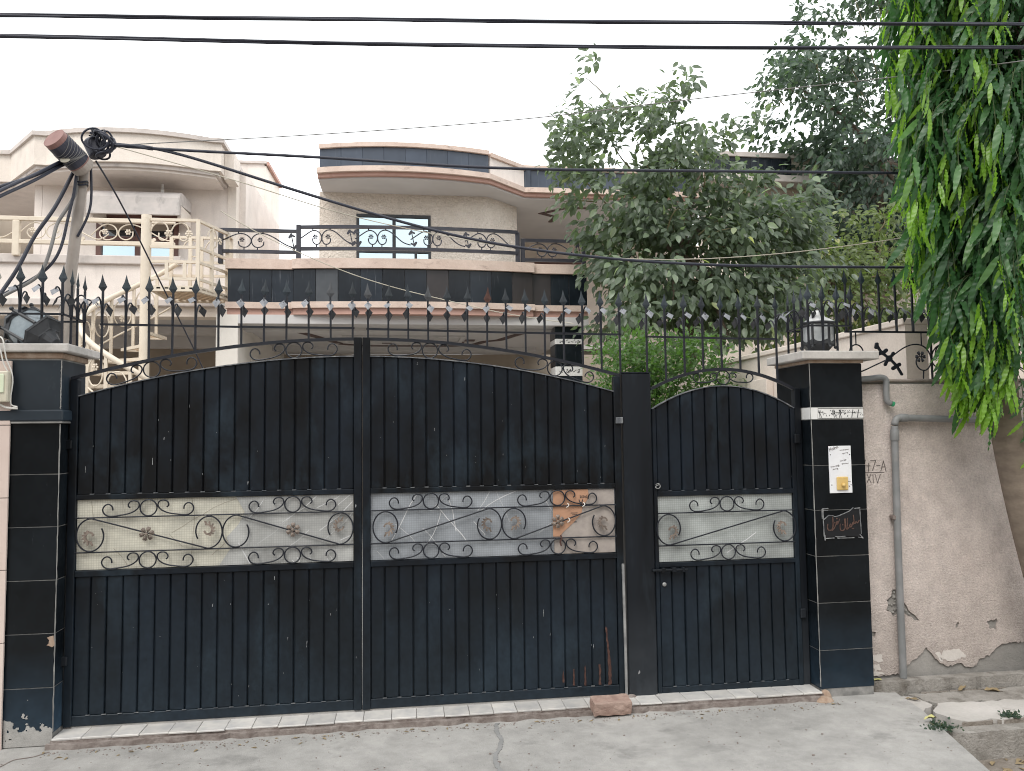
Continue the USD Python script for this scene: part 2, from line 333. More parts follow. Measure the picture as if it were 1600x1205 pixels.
mat('pvc', (.16, .165, .165), (.23, .23, .23), scale=6, rough=.55, streak=((.3, .27, .24), 6, (1, 1, .5), .58, .74, .6))
mat('pvc_green', (.03, .26, .12), rough=.5)
mat('board_white', (.70, .70, .72), (.76, .76, .77), scale=8, rough=.4)
mat('bell_cream', (.58, .40, .14), (.64, .45, .18), scale=9, rough=.45)
mat('letter_copper', (.05, .025, .02), (.12, .062, .045), scale=70, rough=.5)
mat('broken_glass_edge', (.10, .105, .11), (.3, .3, .3), scale=40, rough=.3)
mat('plate_black', (.006, .007, .009), rough=.18)
mat('lamp_metal', (.02, .021, .024), (.04, .042, .046), scale=14, rough=.45)
mat('lamp_roof_sheen', (.5, .5, .5), (.62, .62, .61), scale=9, rough=.5)  # reflected light on the lantern top put into a pale base colour
mat('lamp_glass', (.35, .37, .38), (.48, .5, .5), scale=12, rough=.3)
mat('lamp_glass_dark', (.14, .17, .19), (.26, .3, .32), scale=9, rough=.22)
mat('box_plastic', (.5, .46, .36), (.56, .52, .42), scale=8, rough=.5)
mat('box_face', (.58, .62, .46), rough=.4)
mat('brick_clay', (.26, .175, .145), (.38, .28, .235), scale=14, rough=.95, spec=.1, bump=.7, bscale=70, bdist=.008)
mat('orange_sheet', (.44, .24, .145), (.36, .20, .125), scale=9, rough=.7)
mat('brown_board', (.36, .315, .28), (.27, .235, .215), scale=14, rough=.8, bump=.2, bscale=120, bdist=.003)
mat('taped_glass', (.50, .53, .52), (.42, .45, .45), scale=9, rough=.3)
mat('crack_line', (.62, .62, .62), rough=.5)
mat('crack_dark', (.28, .25, .2), rough=.6)
mat('pane_sky', (.02, .022, .025), rough=.03, spec=1.0)
mat('far_plaster', (.26, .23, .2), (.36, .32, .28), scale=.6, rough=.9)
mat('bulb', (.75, .74, .72), rough=.3)
mat('bark_pale', (.15, .12, .095), (.235, .19, .15), scale=6, rough=.9, spec=.15, stretch=(1, 1, 2.5), bump=.4, bscale=40, bdist=.008, streak=((.18, .145, .115), 7, (1, 1, 2.5), .58, .7, .6))
mat('bark_dark', (.10, .075, .055), (.17, .13, .10), scale=9, rough=.95, bump=.6, bscale=40, bdist=.01)
mat('twig', (.15, .13, .07), (.2, .17, .09), scale=20, rough=.8)
mat('green_twig', (.05, .075, .03), (.08, .10, .04), scale=20, rough=.8)
mat('dry_leaf', (.28, .21, .115), (.19, .145, .085), scale=30, rough=.85)
mat('yellow_leaf', (.48, .44, .2), (.4, .4, .15), scale=20, rough=.7)

def leaf_mat(name, stops, rough=.40, spec=.5, trans=.33, tcol=(.2, .32, .05), per='geometry'):
    N = {'g': ('geometry', {}), 'r': ('rgb_ramp', {'ramp': stops}), 'p': ('principled_bsdf', {'roughness': rough, 'specular_ior_level': spec}),
         't': ('translucent_bsdf', {}), 'tm': ('mix', {'mix_type': 'multiply', 'fac': 1.0, 'color2': (2.6, 2.9, 1.5)}), 'x': ('mix_closure', {'fac': trans})}
    L = [('r.color', 'p.base_color'), ('r.color', 'tm.color1'), ('tm.color', 't.color'), ('p.BSDF', 'x.closure1'), ('t.BSDF', 'x.closure2')]
    if per == 'geometry': L.append(('g.random_per_island', 'r.fac'))
    else: N['oi'] = ('object_info', {}); L.append(('oi.random', 'r.fac'))
    usdkit.material(stage, LK + name, N, L, surface='x.closure')
SH = [(0, (.085, .112, .078)), (.3, (.125, .162, .113)), (.6, (.165, .208, .148)), (.85, (.205, .25, .18)), (.97, (.26, .29, .15)), (1, (.30, .29, .14))]
BK = [(0, (.042, .066, .05)), (.4, (.066, .098, .07)), (.8, (.09, .128, .088)), (1, (.12, .16, .09))]
HD = [(0, (.06, .115, .03)), (.4, (.095, .175, .045)), (.8, (.14, .24, .065)), (1, (.22, .32, .09))]
AS = [(0, (.036, .095, .034)), (.4, (.062, .145, .05)), (.8, (.095, .195, .07)), (1, (.14, .24, .08))]
AY = [(0, (.15, .28, .03)), (.4, (.24, .37, .035)), (.8, (.36, .44, .05)), (1, (.46, .44, .10))]
SC = [(0, (.10, .13, .05)), (.5, (.19, .22, .09)), (.9, (.28, .28, .12)), (1, (.3, .24, .12))]
for nm, st in (('shade_leaf', SH), ('scrub_leaf', SC), ('back_leaf', BK), ('hedge_leaf', HD), ('ashoka_leaf', AS), ('ashoka_young_leaf', AY)):
    leaf_mat(nm, st, per='geometry'); leaf_mat(nm + '_single', st, per='object')

# wired obscure glass: pale, scatters light from behind, thin dark wire grid
def glass_mat(name, col, wire, fac):
    usdkit.material(stage, LK + name, {
        'g': ('geometry', {}), 's': ('separate_xyz', {}), 'c': ('combine_xyz', {}),
        'k': ('brick_texture', {'offset': 0.0, 'squash': 1.0, 'scale': 1.0, 'mortar_size': .0011, 'mortar_smooth': .4, 'brick_width': .0135, 'row_height': .0135,
                                'color1': col, 'color2': tuple(.95 * q for q in col), 'mortar': wire}),
        'n': ('noise_texture', {'scale': 4.5, 'detail': 5.0}), 'mr': ('map_range', {'from_min': .3, 'from_max': .7, 'to_min': .68, 'to_max': 1.14}), 'h': ('hsv', {}),
        'p': ('principled_bsdf', {'roughness': .22, 'specular_ior_level': .5}), 't': ('translucent_bsdf', {}), 'x': ('mix_closure', {'fac': fac}),
        'bn': ('noise_texture', {'scale': 220.0, 'detail': 1.0}), 'b': ('bump', {'strength': .25, 'distance': .002}),
    }, [('g.position', 's.vector'), ('s.x', 'c.x'), ('s.z', 'c.y'), ('c.vector', 'k.vector'), ('g.position', 'n.vector'), ('n.fac', 'mr.value'), ('mr.result', 'h.value'),
        ('k.color', 'h.color'), ('h.color', 'p.base_color'), ('h.color', 't.color'), ('g.position', 'bn.vector'), ('bn.fac', 'b.height'), ('b.normal', 'p.normal'),
        ('p.BSDF', 'x.closure1'), ('t.BSDF', 'x.closure2')], surface='x.closure')
glass_mat('wired_glass_cream', (.72, .695, .60), (.52, .495, .42), .3)
glass_mat('wired_glass', (.44, .465, .495), (.32, .335, .35), .35)
glass_mat('wired_glass_mid', (.565, .565, .545), (.42, .42, .41), .35)
glass_mat('wired_glass_wicket', (.55, .575, .56), (.34, .36, .34), .35)
usdkit.material(stage, LK + 'window_glass', {
    'gl': ('glossy_bsdf', {'color': (.70, .83, .88), 'roughness': .03}), 'd': ('diffuse_bsdf', {'color': (.10, .13, .15)}), 'x': ('mix_closure', {'fac': .32})},
    [('gl.BSDF', 'x.closure1'), ('d.BSDF', 'x.closure2')], surface='x.closure')

# ------------------------------------------------------------------ ground
G = -0.045
edge = [(3.06, 0.0), (3.01, -.40), (2.9, -.8), (2.79, -1.2), (2.5, -2.4), (2.1, -4.2)]
g0 = obj('road', bx(-60, 60, -60, 60, -1.0, -.24), 'soil'); tag(g0, kind='structure')
drive = Polygon([(-6, .06), (-6, -4.2)] + [(x, y) for x, y in reversed(edge)] + [(3.06, .06)])
d = prism(drive, -.235, G)
dv = obj('driveway', d, 'concrete'); tag(dv, kind='structure')
cy_ = obj('courtyard', bx(-2.2, 3.4, .3, 9.99, -.23, -.02), 'concrete_pale'); tag(cy_, kind='structure')
cr = cubic([(.515, -.2), (.50, -.32), (.515, -.45), (.47, -.6), (.455, -.8), (.47, -1.0), (.41, -1.25), (.40, -1.6)], 110)
r = random.Random(3)
cr = np.array(cr); cr[:, 0] += .03 * (meshkit.fbm(np.stack([cr[:, 1] * 9, 0 * cr[:, 1], 0 * cr[:, 1]], 1), 4, 2) - .5); wl = [(x - .006 - r.uniform(0, .009), y) for x, y in cr]; wr = [(x + .007 + r.uniform(0, .011), y) for x, y in cr]
obj('crack_filler', prism(Polygon(wl + wr[::-1]).buffer(0), G + .001, G + .004), 'concrete_patch', dv)
cr2 = cubic([(-1.87, -.2), (-1.93, -.26), (-2.0, -.28), (-2.03, -.36), (-2.1, -.46), (-2.17, -.6)], 30)
obj('hairline_crack', prism(LineString(cr2).buffer(.0035), G + .001, G + .003), 'mortar_brown', dv)
# patches of old cement at the foot of the right pillar
obj('mortar_lump', [moved(trimesh.creation.icosphere(2, 1.0), (2.53, -.17, -.05), np.diag([.06, .04, .035])), moved(trimesh.creation.icosphere(2, 1.0), (2.56, -.13, -.05), np.diag([.04, .03, .06]))], 'neck_mortar', dv, smooth=True)

# threshold of white marble tiles under the gate
th = thing('gate_threshold', 'row of worn white marble tiles along the foot of the black gate', 'threshold')
obj('bedding', bx(-1.885, 2.54, -.148, .14, -.2, -.008), 'mortar_brown', th)
xq = -1.88; r = random.Random(5)
while xq < 2.5:
    w = .147 + r.uniform(-.01, .012); x1 = min(xq + w, 2.53)
    obj('tile', moved(bx(xq + .0015, x1 - .0015, -.152 + r.uniform(-.006, .006), -.002, -.0075, .003 + r.uniform(-.0015, .0015), .002)), 'marble', th); xq += w
v = []
for i in range(90):
    x = -1.9 + i * .0497; v.append((x, -.174 + .008 * math.sin(i * 1.7) + r.uniform(-.012, .012)))
obj('mortar_edge', prism(Polygon([(-1.9, -.15)] + v + [(2.55, -.15)]).buffer(0), -.06, -.018), 'mortar_brown', th)
obj('rear_edge_strip', bx(-1.84, 1.31, .001, .03, -.006, .014, .003), 'marble', th)
obj('floor_slab', bx(-1.885, 2.54, .14, .3, -.2, -.012), 'concrete_pale', th)

# raised ledge, broken slabs and step to the right
pv = thing('pavement', kind='structure')
def slab(name, pts, z0, z1, mt, amp=.008, seed=1):
    return obj(name, prism(rough_poly(pts, amp, .05, seed), z0, z1), mt, pv)
slab('ledge', [(2.905, -.012), (2.93, -.085), (3.06, -.10), (3.2, -.085), (4.8, -.10), (4.8, -.012)], -.24, .018, 'ledge_concrete', .010, 2)
slab('paving_slab', [(3.13, -.115), (4.8, -.115), (4.8, -.33), (3.17, -.30)], -.24, -.055, 'ledge_concrete', .018, 3)
slab('paving_slab', [(3.03, -.12), (3.12, -.12), (3.16, -.30), (3.01, -.40)], -.24, -.062, 'concrete_pale', .012, 4)
slab('paving_slab', [(3.18, -.315), (4.8, -.345), (4.8, -.60), (3.11, -.60), (3.05, -.45)], -.24, -.05, 'concrete_pale', .016, 5)
slab('step_block', [(2.99, -.58), (4.8, -.61), (4.8, -.70), (3.06, -.70), (2.98, -.66)], -.24, -.075, 'ledge_concrete', .008, 6)
r = random.Random(8)
dl = [rough_poly([(x - .09, y - .007), (x + .10, y - .008), (x + .11, y + .006), (x - .08, y + .007)], .003, .012, int(x * 100)) for x, y in ((3.25, -.322), (3.46, -.333), (3.66, -.338), (3.3, -.107), (3.5, -.107), (3.7, -.107), (3.2, -.603), (3.42, -.605))]
q = obj('joint_dirt', [prism(g, -.2, -.0535) for i, g in enumerate(dl)], 'soil', pv, kind='stuff')
gy = obj('gully', prism([(2.4, -.69), (4.9, -.69), (4.9, -4), (2.0, -4)], -.24, -.225), 'soil'); tag(gy, kind='structure')

op = obj('far_side', [bx(-40, 40, -15.2, -15, -.24, 2.6), bx(-40, -9, -21, -17, -.24, 7.5), bx(-7.5, 12, -22, -17.5, -.24, 8.2), bx(14, 40, -21, -17, -.24, 7.0), bx(-6, 10, -17.49, -16.6, 7.0, 7.3)], 'far_plaster'); tag(op, kind='structure')  # unseen buildings and wall behind the camera, added for paint and glass to reflect

# ------------------------------------------------------------------ gate pillars
def course(p, name, x0, x1, y0, zs, mt, sx, side_to, first='', mats=None):
    """front tiles and inner side tiles of a pillar, one prim each"""
    for i, (a, b) in enumerate(zip(zs[:-1], zs[1:])):
        m = mt if mats is None else mats[i]
        obj('tile', bx(x0 + .002, x1 - .003, y0, y0 + .012, a + .0022, b - .0022, .0012), m, p)
        xa, xb = (sx - .012, sx) if sx > x0 + .1 else (sx, sx + .012)
        obj('side_tile', bx(xa, xb, y0 + .004, side_to, a + .0022, b - .0022, .0012), m, p)

PL = thing('gate_pillar', 'left gate pillar in black tiles with dark ledge below its cap', 'pillar')
obj('core', bx(-2.255, -1.8905, -.1065, .22, -.2, 2.052), 'grout', PL)
zl = [.02, .264, .552, .838, 1.127, 1.414, 1.70]
course(PL, 'left', -2.25, -1.887, -.11, zl, 'black_tile', -1.887, .22)
course(PL, 'left', -2.25, -1.887, -.11, [1.765, 2.046], 'black_tile_dusty', -1.887, .22)
obj('ledge_band', bx(-2.25, -1.866, -.135, .22, 1.705, 1.768, .008), 'black_tile_dusty', PL)
obj('ledge_mortar', bx(-2.25, -1.872, -.127, .22, 1.694, 1.7045, .002), 'grout', PL)
obj('mortar_neck', bx(-2.25, -1.878, -.118, .24, 2.053, 2.087, .006), 'neck_mortar', PL)
obj('cap', bx(-2.30, -1.838, -.15, .31, 2.0875, 2.134, .006), 'cap_concrete', PL)
obj('broken_patch', extr(rough_poly([(-1.925, .53), (-1.89, .545), (-1.892, .48), (-1.93, .485), (-1.915, .51)], .004, .015, 3), -.1135, -.1105), 'neck_mortar', PL)
def noise_patch(x0, x1, z0, z1, res, sc, fn, sd):
    xs, zs = np.arange(x0, x1, res), np.arange(z0, z1, res); X, Z = np.meshgrid(xs, zs); f = meshkit.fbm(np.stack([X * sc, Z * sc, 0 * X], -1), 5, sd) > fn(X, Z)
    from shapely.geometry import box as sb
    return unary_union([sb(xs[i] - res * .05, zs[j] - res * .05, xs[i] + res * 1.05, zs[j] + res * 1.05) for j, i in zip(*np.nonzero(f))]).buffer(res * .5).buffer(-res * .6).intersection(sb(x0, z0, x1, z1))
pts = noise_patch(-2.134, -1.889, -.04, .24, .0035, 26, lambda X, Z: np.interp(Z - .045 * np.exp(-(X + 2.134) / .06) - .004, [0, .03, .09, .2], [.2, .44, .66, .85]), 5)
obj('worn_foot', extr(pts, -.1135, -.1105), 'concrete', PL, label='peeled grey foot of the pillar')

def bead(p, x, y, z0, z1, sd):
    r = random.Random(sd); n = 40
    obj('corner_grout', tube([(x + r.uniform(-.001, .001), y + r.uniform(-.001, .001), z0 + (z1 - z0) * i / n) for i in range(n + 1)], [r.uniform(.0022, .0042) for i in range(n + 1)], 6), 'grout', p, smooth=True)
bead(PL, -1.888, -.109, .03, 1.69, 1); bead(PL, -1.888, -.109, 1.772, 2.046, 2)
PR = thing('gate_pillar', 'right gate pillar in black tiles with white patterned band near top', 'pillar')
obj('core', bx(2.5465, 2.8965, -.1065, .33, -.2, 2.03), 'grout', PR)
zr = [.005, .239, .528, .816, 1.102, 1.382, 1.671]
course(PR, 'right', 2.543, 2.902, -.11, zr, 'black_tile', 2.543, .33)
course(PR, 'right', 2.543, 2.902, -.11, [1.748, 2.028], 'black_tile', 2.543, .33)
for i, (a, b) in enumerate(zip(zr[:-1], zr[1:])): obj('outer_tile', bx(2.89, 2.902, -.106, -.004, a + .0022, b - .0022, .001), 'black_tile', PR)
obj('outer_tile', bx(2.89, 2.902, -.106, .33, 1.675, 2.026, .001), 'black_tile', PR)
bead(PR, 2.5445, -.109, .02, 2.028, 3)
bt = [obj('patterned_tile', bx(2.543, 2.588, -.111, -.099, 1.673, 1.746, .001), 'white_tile', PR), obj('patterned_tile', bx(2.590, 2.9, -.111, -.099, 1.673, 1.746, .001), 'white_tile', PR)]
obj('patterned_side_tile', bx(2.542, 2.554, -.098, .33, 1.673, 1.746, .001), 'white_tile', PR)
def bamboo(x0, x1, z0, y, seed, n):
    rr = random.Random(seed); o = []
    for k in range(n):
        x = x0 + (x1 - x0) * (k + .5) / n + rr.uniform(-.006, .006); lean = rr.uniform(-.02, .02)
        o.append(LineString([(x, z0), (x + lean, z0 + .05)]).buffer(.0011 + .0012 * rr.random()))
    for k in range(n * 4):
        x = rr.uniform(x0 - .04, x1 + .04); z = z0 + rr.uniform(.018, .052); a = rr.uniform(-2.6, -.5); l = rr.uniform(.007, .016)
        dx, dz = math.cos(a), math.sin(a)
        o.append(Polygon([(x, z), (x + dx * l * .5 - dz * .0022, z + dz * l * .5 + dx * .0022), (x + dx * l, z + dz * l), (x + dx * l * .5 + dz * .0022, z + dz * l * .5 - dx * .0022)]))
    for q in (.2, .75):
        x = x0 + (x1 - x0) * q; o.append(LineString([(x - .03, z0 + .03), (x, z0 + .036), (x + .035, z0 + .028)]).buffer(.0007))
    return unary_union(o)
clip = Polygon([(2.592, 1.682), (2.898, 1.682), (2.898, 1.738), (2.592, 1.738)])
ink = unary_union([bamboo(2.70, 2.76, 1.681, 0, 4, 5), bamboo(2.80, 2.87, 1.681, 0, 5, 2), bamboo(2.60, 2.615, 1.681, 0, 9, 2)]).intersection(clip)
obj('bamboo_print', extr(ink, -.1125, -.1112), 'ink', bt[1])
obj('print_border', [bx(2.592, 2.9, -.1125, -.1112, z, z + .003) for z in (1.6765, 1.7395)], 'ink', bt[1])
obj('mortar_neck', bx(2.535, 2.912, -.118, .34, 2.03, 2.05, .004), 'neck_mortar', PR)
obj('cap', bx(2.478, 3.0, -.155, .34, 2.0505, 2.104, .006), 'cap_concrete', PR)

# bell board and broken name plate on the right pillar
BB = thing('bell_board', 'white board with scribbled writing and a yellowed bell push on black pillar', 'bell board')
bo = obj('board', bx(2.650, 2.800, -.119, -.1105, 1.207, 1.503, .0015), 'board_white', BB)
bb = obj('bell_plate', bx(2.693, 2.768, -.131, -.1195, 1.226, 1.309, .004), 'bell_cream', BB)
obj('push_button', moved(lathe([(.013, 0), (.012, .014), (.007, .02)], 16), (2.731, -.131, 1.258), rot([1, 0, 0], 90)), 'bell_cream', bb, smooth=True)
for x, z in ((2.660, 1.448), (2.790, 1.448), (2.662, 1.258), (2.792, 1.258)):
    obj('screw', moved(lathe([(.0035, 0), (.0025, .002)], 10), (x, -.119, z), rot([1, 0, 0], 90)), 'ink', BB)
def scrawl(ch, x, z, s, ang=0, thick=.0009):
    """pen letters as strokes; ch maps to polylines in a unit box"""
    F = {'M': [[(0, 0), (.1, 1), (.4, .3), (.7, 1), (.8, 0)]], 'a': [[(.6, .6), (.2, .6), (.05, .2), (.3, 0), (.6, .5), (.65, 0)]], 'h': [[(0, 1), (.05, 0)], [(.05, .4), (.35, .55), (.5, 0)]],
         'e': [[(.05, .3), (.5, .35), (.3, .6), (.05, .3), (.2, 0), (.5, .1)]], 'r': [[(.05, .6), (.1, 0)], [(.1, .4), (.45, .6)]], 'n': [[(0, .6), (.05, 0), (.3, .55), (.5, 0)]],
         's': [[(.5, .55), (.1, .5), (.4, .25), (.05, 0)]], '~': [[(0, .3), (.25, .5), (.5, .2), (.8, .5), (1.2, .3), (1.6, .5)]], 'o': [[(.3, .6), (.05, .3), (.3, 0), (.55, .3), (.3, .6)]],
         '7': [[(0, .95), (.55, 1), (.25, 0)]], '4': [[(.15, 1), (0, .4), (.65, .45)], [(.5, .7), (.5, -.1)]], '-': [[(0, .5), (.35, .52)]], 'A': [[(0, 0), (.25, 1), (.55, 0)], [(.08, .4), (.45, .42)]],
         'X': [[(0, 1), (.5, 0)], [(.5, 1), (0, 0)]], 'I': [[(.05, 1), (.1, 0)]], 'V': [[(0, 1), (.3, 0), (.65, 1)]], '_': [[(0, 0), (2.3, .03)]],
         '3': [[(0, .95), (.45, 1), (.2, .55), (.45, .2), (.0, .0)]], 'J': [[(.4, 1), (.4, .2), (.2, 0), (0, .2)]], 'H': [[(0, 1), (0, 0)], [(.5, 1), (.5, 0)], [(0, .5), (.5, .5)]], 'E': [[(.5, 1), (0, 1), (0, 0), (.5, 0)], [(0, .5), (.4, .5)]], 'C': [[(.5, .85), (.25, 1), (0, .5), (.25, 0), (.5, .15)]],
         'O': [[(.25, 1), (0, .5), (.25, 0), (.5, .5), (.25, 1)]], 'K': [[(0, 1), (0, 0)], [(.5, 1), (0, .45), (.5, 0)]]}
    W_ = {'M': 1.0, 'a': .8, '~': 1.8, '-': .45, 'I': .3}
    o = []; cx = 0; ca, sa = math.cos(math.radians(ang)), math.sin(math.radians(ang))
    for c in ch:
        if c == ' ': cx += .5; continue
        for pl in F[c]:
            o.append(LineString([(x + ((cx + px) * ca - pz * sa) * s, z + ((cx + px) * sa + pz * ca) * s) for px, pz in pl]).buffer(thick, 4))
        cx += W_.get(c, .68)
    return unary_union(o)
obj('pen_writing', extr(unary_union([scrawl('Mahn', 2.657, 1.468, .021, 22, .0011), scrawl('~rs~', 2.725, 1.470, .013, 6), scrawl('o~e', 2.742, 1.45, .012, 10),
    scrawl('~ss', 2.725, 1.402, .014, 12, .001), scrawl('o~~', 2.735, 1.386, .011, 4), scrawl('r~sa', 2.66, 1.365, .015, 10, .0011), scrawl('s~n', 2.672, 1.352, .012, 6),
    scrawl('~', 2.772, 1.275, .011, -8), scrawl('n', 2.777, 1.245, .012, 0)]), -.1202, -.1192), 'graffiti', bo)

NP = thing('name_plate', 'broken black glass name plate with copper Urdu lettering on the pillar', 'name plate')
pl = Polygon([(2.604, .932), (2.604, 1.045), (2.636, 1.07), (2.66, 1.068), (2.678, 1.06), (2.70, 1.064), (2.73, 1.075), (2.775, 1.092), (2.802, 1.113), (2.846, 1.113), (2.848, .93), (2.76, .938), (2.70, .94)])
obj('plate', extr(pl, -.1155, -.1105), 'plate_black', NP)
eg = [LineString([(2.604, 1.045), (2.636, 1.07), (2.66, 1.068), (2.678, 1.06), (2.70, 1.064), (2.73, 1.075), (2.775, 1.092), (2.802, 1.113)]).buffer(.0018), LineString([(2.846, 1.10), (2.85, .95)]).buffer(.0022),
      LineString([(2.598, 1.105), (2.600, .94)]).buffer(.002), LineString([(2.592, 1.108), (2.592, 1.05)]).buffer(.0016), LineString([(2.612, .926), (2.665, .928)]).buffer(.0028), LineString([(2.69, .926), (2.80, .926)]).buffer(.0022),
      LineString([(2.604, .945), (2.606, .918)]).buffer(.004), LineString([(2.84, .945), (2.862, .922), (2.832, .928)]).buffer(.0018), LineString([(2.81, 1.108), (2.846, 1.111)]).buffer(.003),
      LineString([(2.596, 1.110), (2.632, 1.113)]).buffer(.0024), LineString([(2.60, 1.10), (2.63, 1.10)]).buffer(.0014), LineString([(2.675, .937), (2.69, .934), (2.74, .937)]).buffer(.0022)]
obj('broken_rim', extr(unary_union(eg), -.1172, -.1105), 'broken_glass_edge', NP)
ur = []     # the house name, right to left: alif-like strokes, loops, bowls and dots
def st(pts, w=.0028, n=24): ur.append(LineString(cubic([(2.58 + a * .30, .915 + b * .215) for a, b in pts], n)).buffer(w, 4))
st([(.86, .55), (.81, .48), (.79, .52), (.76, .46), (.73, .50), (.70, .44)]); st([(.735, .70), (.74, .58), (.735, .48), (.70, .42), (.64, .37), (.615, .34)], .003)
st([(.66, .45), (.69, .41), (.665, .36), (.635, .385), (.66, .45)], .003, 30); st([(.615, .35), (.58, .30), (.56, .34), (.555, .60)], .0026); st([(.60, .62), (.595, .44), (.59, .34)], .002)
st([(.53, .60), (.535, .42), (.53, .33), (.49, .27), (.44, .28), (.425, .36), (.43, .46)], .0028)
st([(.42, .60), (.39, .52), (.36, .50), (.33, .44), (.30, .36), (.25, .28)], .0026); st([(.37, .54), (.345, .51), (.35, .46), (.38, .48), (.37, .54)], .0026)
st([(.265, .66), (.27, .48), (.255, .34), (.22, .29), (.17, .29), (.145, .34), (.15, .46)], .0032)
for a, b in ((.31, .50), (.36, .62), (.485, .44), (.70, .32), (.725, .32)): ur.append(Point(2.58 + a * .30, .915 + b * .215).buffer(.004))
obj('lettering', extr(unary_union(ur), -.1185, -.1157), 'letter_copper', NP)

# ------------------------------------------------------------------ wrought iron helpers
def spear(x, y, z, s=1.0, ang=0, lean=0.0):
    """flat pointed blade, base at z"""
    h, w, t = .110 * s, .0245 * s, .004
    v = np.array([[0, 0, 0], [-w, 0, h * .3], [0, -t, h * .3], [w, 0, h * .3], [0, t, h * .3], [-w * .42, 0, h * .6], [0, -t * .7, h * .6], [w * .42, 0, h * .6], [0, t * .7, h * .6], [0, 0, h]])
    f = []
    for k in range(4):
        a, b = 1 + k, 1 + (k + 1) % 4; f += [[0, b, a], [a, b, b + 4], [a, b + 4, a + 4], [a + 4, b + 4, 9]]
    return moved((v, np.array(f)[:, ::-1]), (x, y, z), rot([0, 0, 1], ang) @ rot([0, 1, 0], lean))

def curl(x, y, zr, d, top, reach=.082, drop=.0):
    """bent arm leaving the picket in direction d (unit xy)"""
    p = [(.006, zr), (.007, zr + .05), (.014, top - .045), (.032, top - .012), (.052, top), (.070, top - .006), (reach, top - .02)]
    pts = cubic([(x + d[0] * u, y + d[1] * u, z) for u, z in p], 14)
    r = np.linspace(.0055, .0042, 14)
    return tube(pts, r, 6)

def iron_leaf(x, y, z, d, tilt, L=.062, w=.02, twist=0):
    """diamond leaf plate hanging outward and down from (x, y, z)"""
    v = np.array([[0, 0, 0], [-w, 0, L * .42], [w, 0, L * .42], [0, -.004, L * .42], [0, 0, L], [0, .0015, L * .42]], float)
    f = np.array([[0, 3, 1], [0, 2, 3], [4, 1, 3], [4, 3, 2], [0, 1, 5], [0, 5, 2], [4, 5, 1], [4, 2, 5]])
    # local +z runs along the leaf, local -y is its outer face
    a = math.degrees(math.atan2(d[0], -d[1]))      # d = (0,-1) faces the street
    R = rot([0, 0, 1], a) @ rot([1, 0, 0], 180 - tilt) @ rot([0, 0, 1], twist)
    v2 = v.copy(); v2[:, 1] *= -1
    return moved((v2, f[:, ::-1]), (x, y, z), R)

def picket(parent, x, y, z0, rail_z, tip_z, seed, dirs=((0, -1), (0, 1)), size=1.0, ang=0, tops=(.155, .135), spear_mat='iron_spear', leaf_mats=('iron_leaf_skylit', 'iron_leaf'), skip=()):
    r = random.Random(seed); lean = r.uniform(-.004, .004)
    sb = tip_z - .108 * size
    pk = obj('picket', sweep_rect([(x, y, z0), (x + lean * .4, y, (z0 + sb) / 2), (x + lean, y, sb + .012)], .011, .011), 'iron', parent)
    obj('spear_head', spear(x + lean, y, sb, size, ang + r.uniform(-14, 14), r.uniform(-3, 3)), spear_mat, pk)
    for k, dd in enumerate(dirs):
        if k in skip: continue
        t = rail_z + tops[k] + r.uniform(-.008, .008); rch = .082 + r.uniform(-.008, .01)
        jx = r.uniform(-.16, .16); d2 = (dd[0] * math.cos(jx) - dd[1] * math.sin(jx), dd[0] * math.sin(jx) + dd[1] * math.cos(jx))
        obj('curl', curl(x, y, rail_z, d2, t, rch), 'iron', pk, smooth=True)
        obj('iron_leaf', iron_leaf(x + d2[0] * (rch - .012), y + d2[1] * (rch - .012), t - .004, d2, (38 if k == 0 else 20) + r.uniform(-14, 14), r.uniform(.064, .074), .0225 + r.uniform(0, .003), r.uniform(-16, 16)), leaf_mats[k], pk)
    return pk

CS = [(-218, 13), (-222, -10), (-245, -27), (-270, -15), (-279, 12), (-262, 40), (-230, 50), (-180, 46), (-120, 35), (-75, 12), (-58, -15), (-65, -38), (-90, -47), (-115, -38), (-124, -15), (-112, -2)]
def c_scroll(cx, cz, s, mirror=1, slope=0.0, y=-.012, r=.0042):
    p = [(cx + mirror * a * s, y, cz - b * s + slope * mirror * a * s) for a, b in CS]
    return tube(cubic(p, 64), r, 7)
def ring(cx, cz, rad, y=-.012, r=.0042):
    th = np.linspace(0, 2 * math.pi, 28, endpoint=False)
    return tube(np.stack([cx + rad * np.cos(th), np.full(28, y), cz + rad * np.sin(th)], 1), r, 7, closed=True)
def s_scroll(x1, x2, zc, rad, y=-.014, r=.0045, down=True, hookL=200, hookR=200):
    """long S: circle round (x1, zc), straight diagonal, circle round (x2, zc)"""
    p = []
    sg = 1 if down else -1            # down: leaves the left loop at its top, reaches the right loop at its bottom
    A0, A1 = -30, 280                 # left circle, from inner end round to the top
    for a in np.linspace(A0, A1 - 10, 30):
        # start at right-lower inside, go clockwise down, left, up to the top
        ang = math.radians(-a)
        rr = rad * (.80 + .20 * min(1, (a - A0) / 140))
        p.append((x1 + .85 * rr * math.cos(ang), zc + sg * rr * math.sin(ang)))
    q = [(x1 + x2 - a, 2 * zc - b) for a, b in reversed(p)]
    pts = np.array(p + q)
    n = 120; d = np.r_[0, np.cumsum(np.linalg.norm(np.diff(pts, axis=0), axis=1))]
    t = np.linspace(0, d[-1], n); pts = np.stack([np.interp(t, d, pts[:, 0]), np.interp(t, d, pts[:, 1])], 1)
    return tube(np.stack([pts[:, 0], np.full(n, y), pts[:, 1]], 1), r, 7)
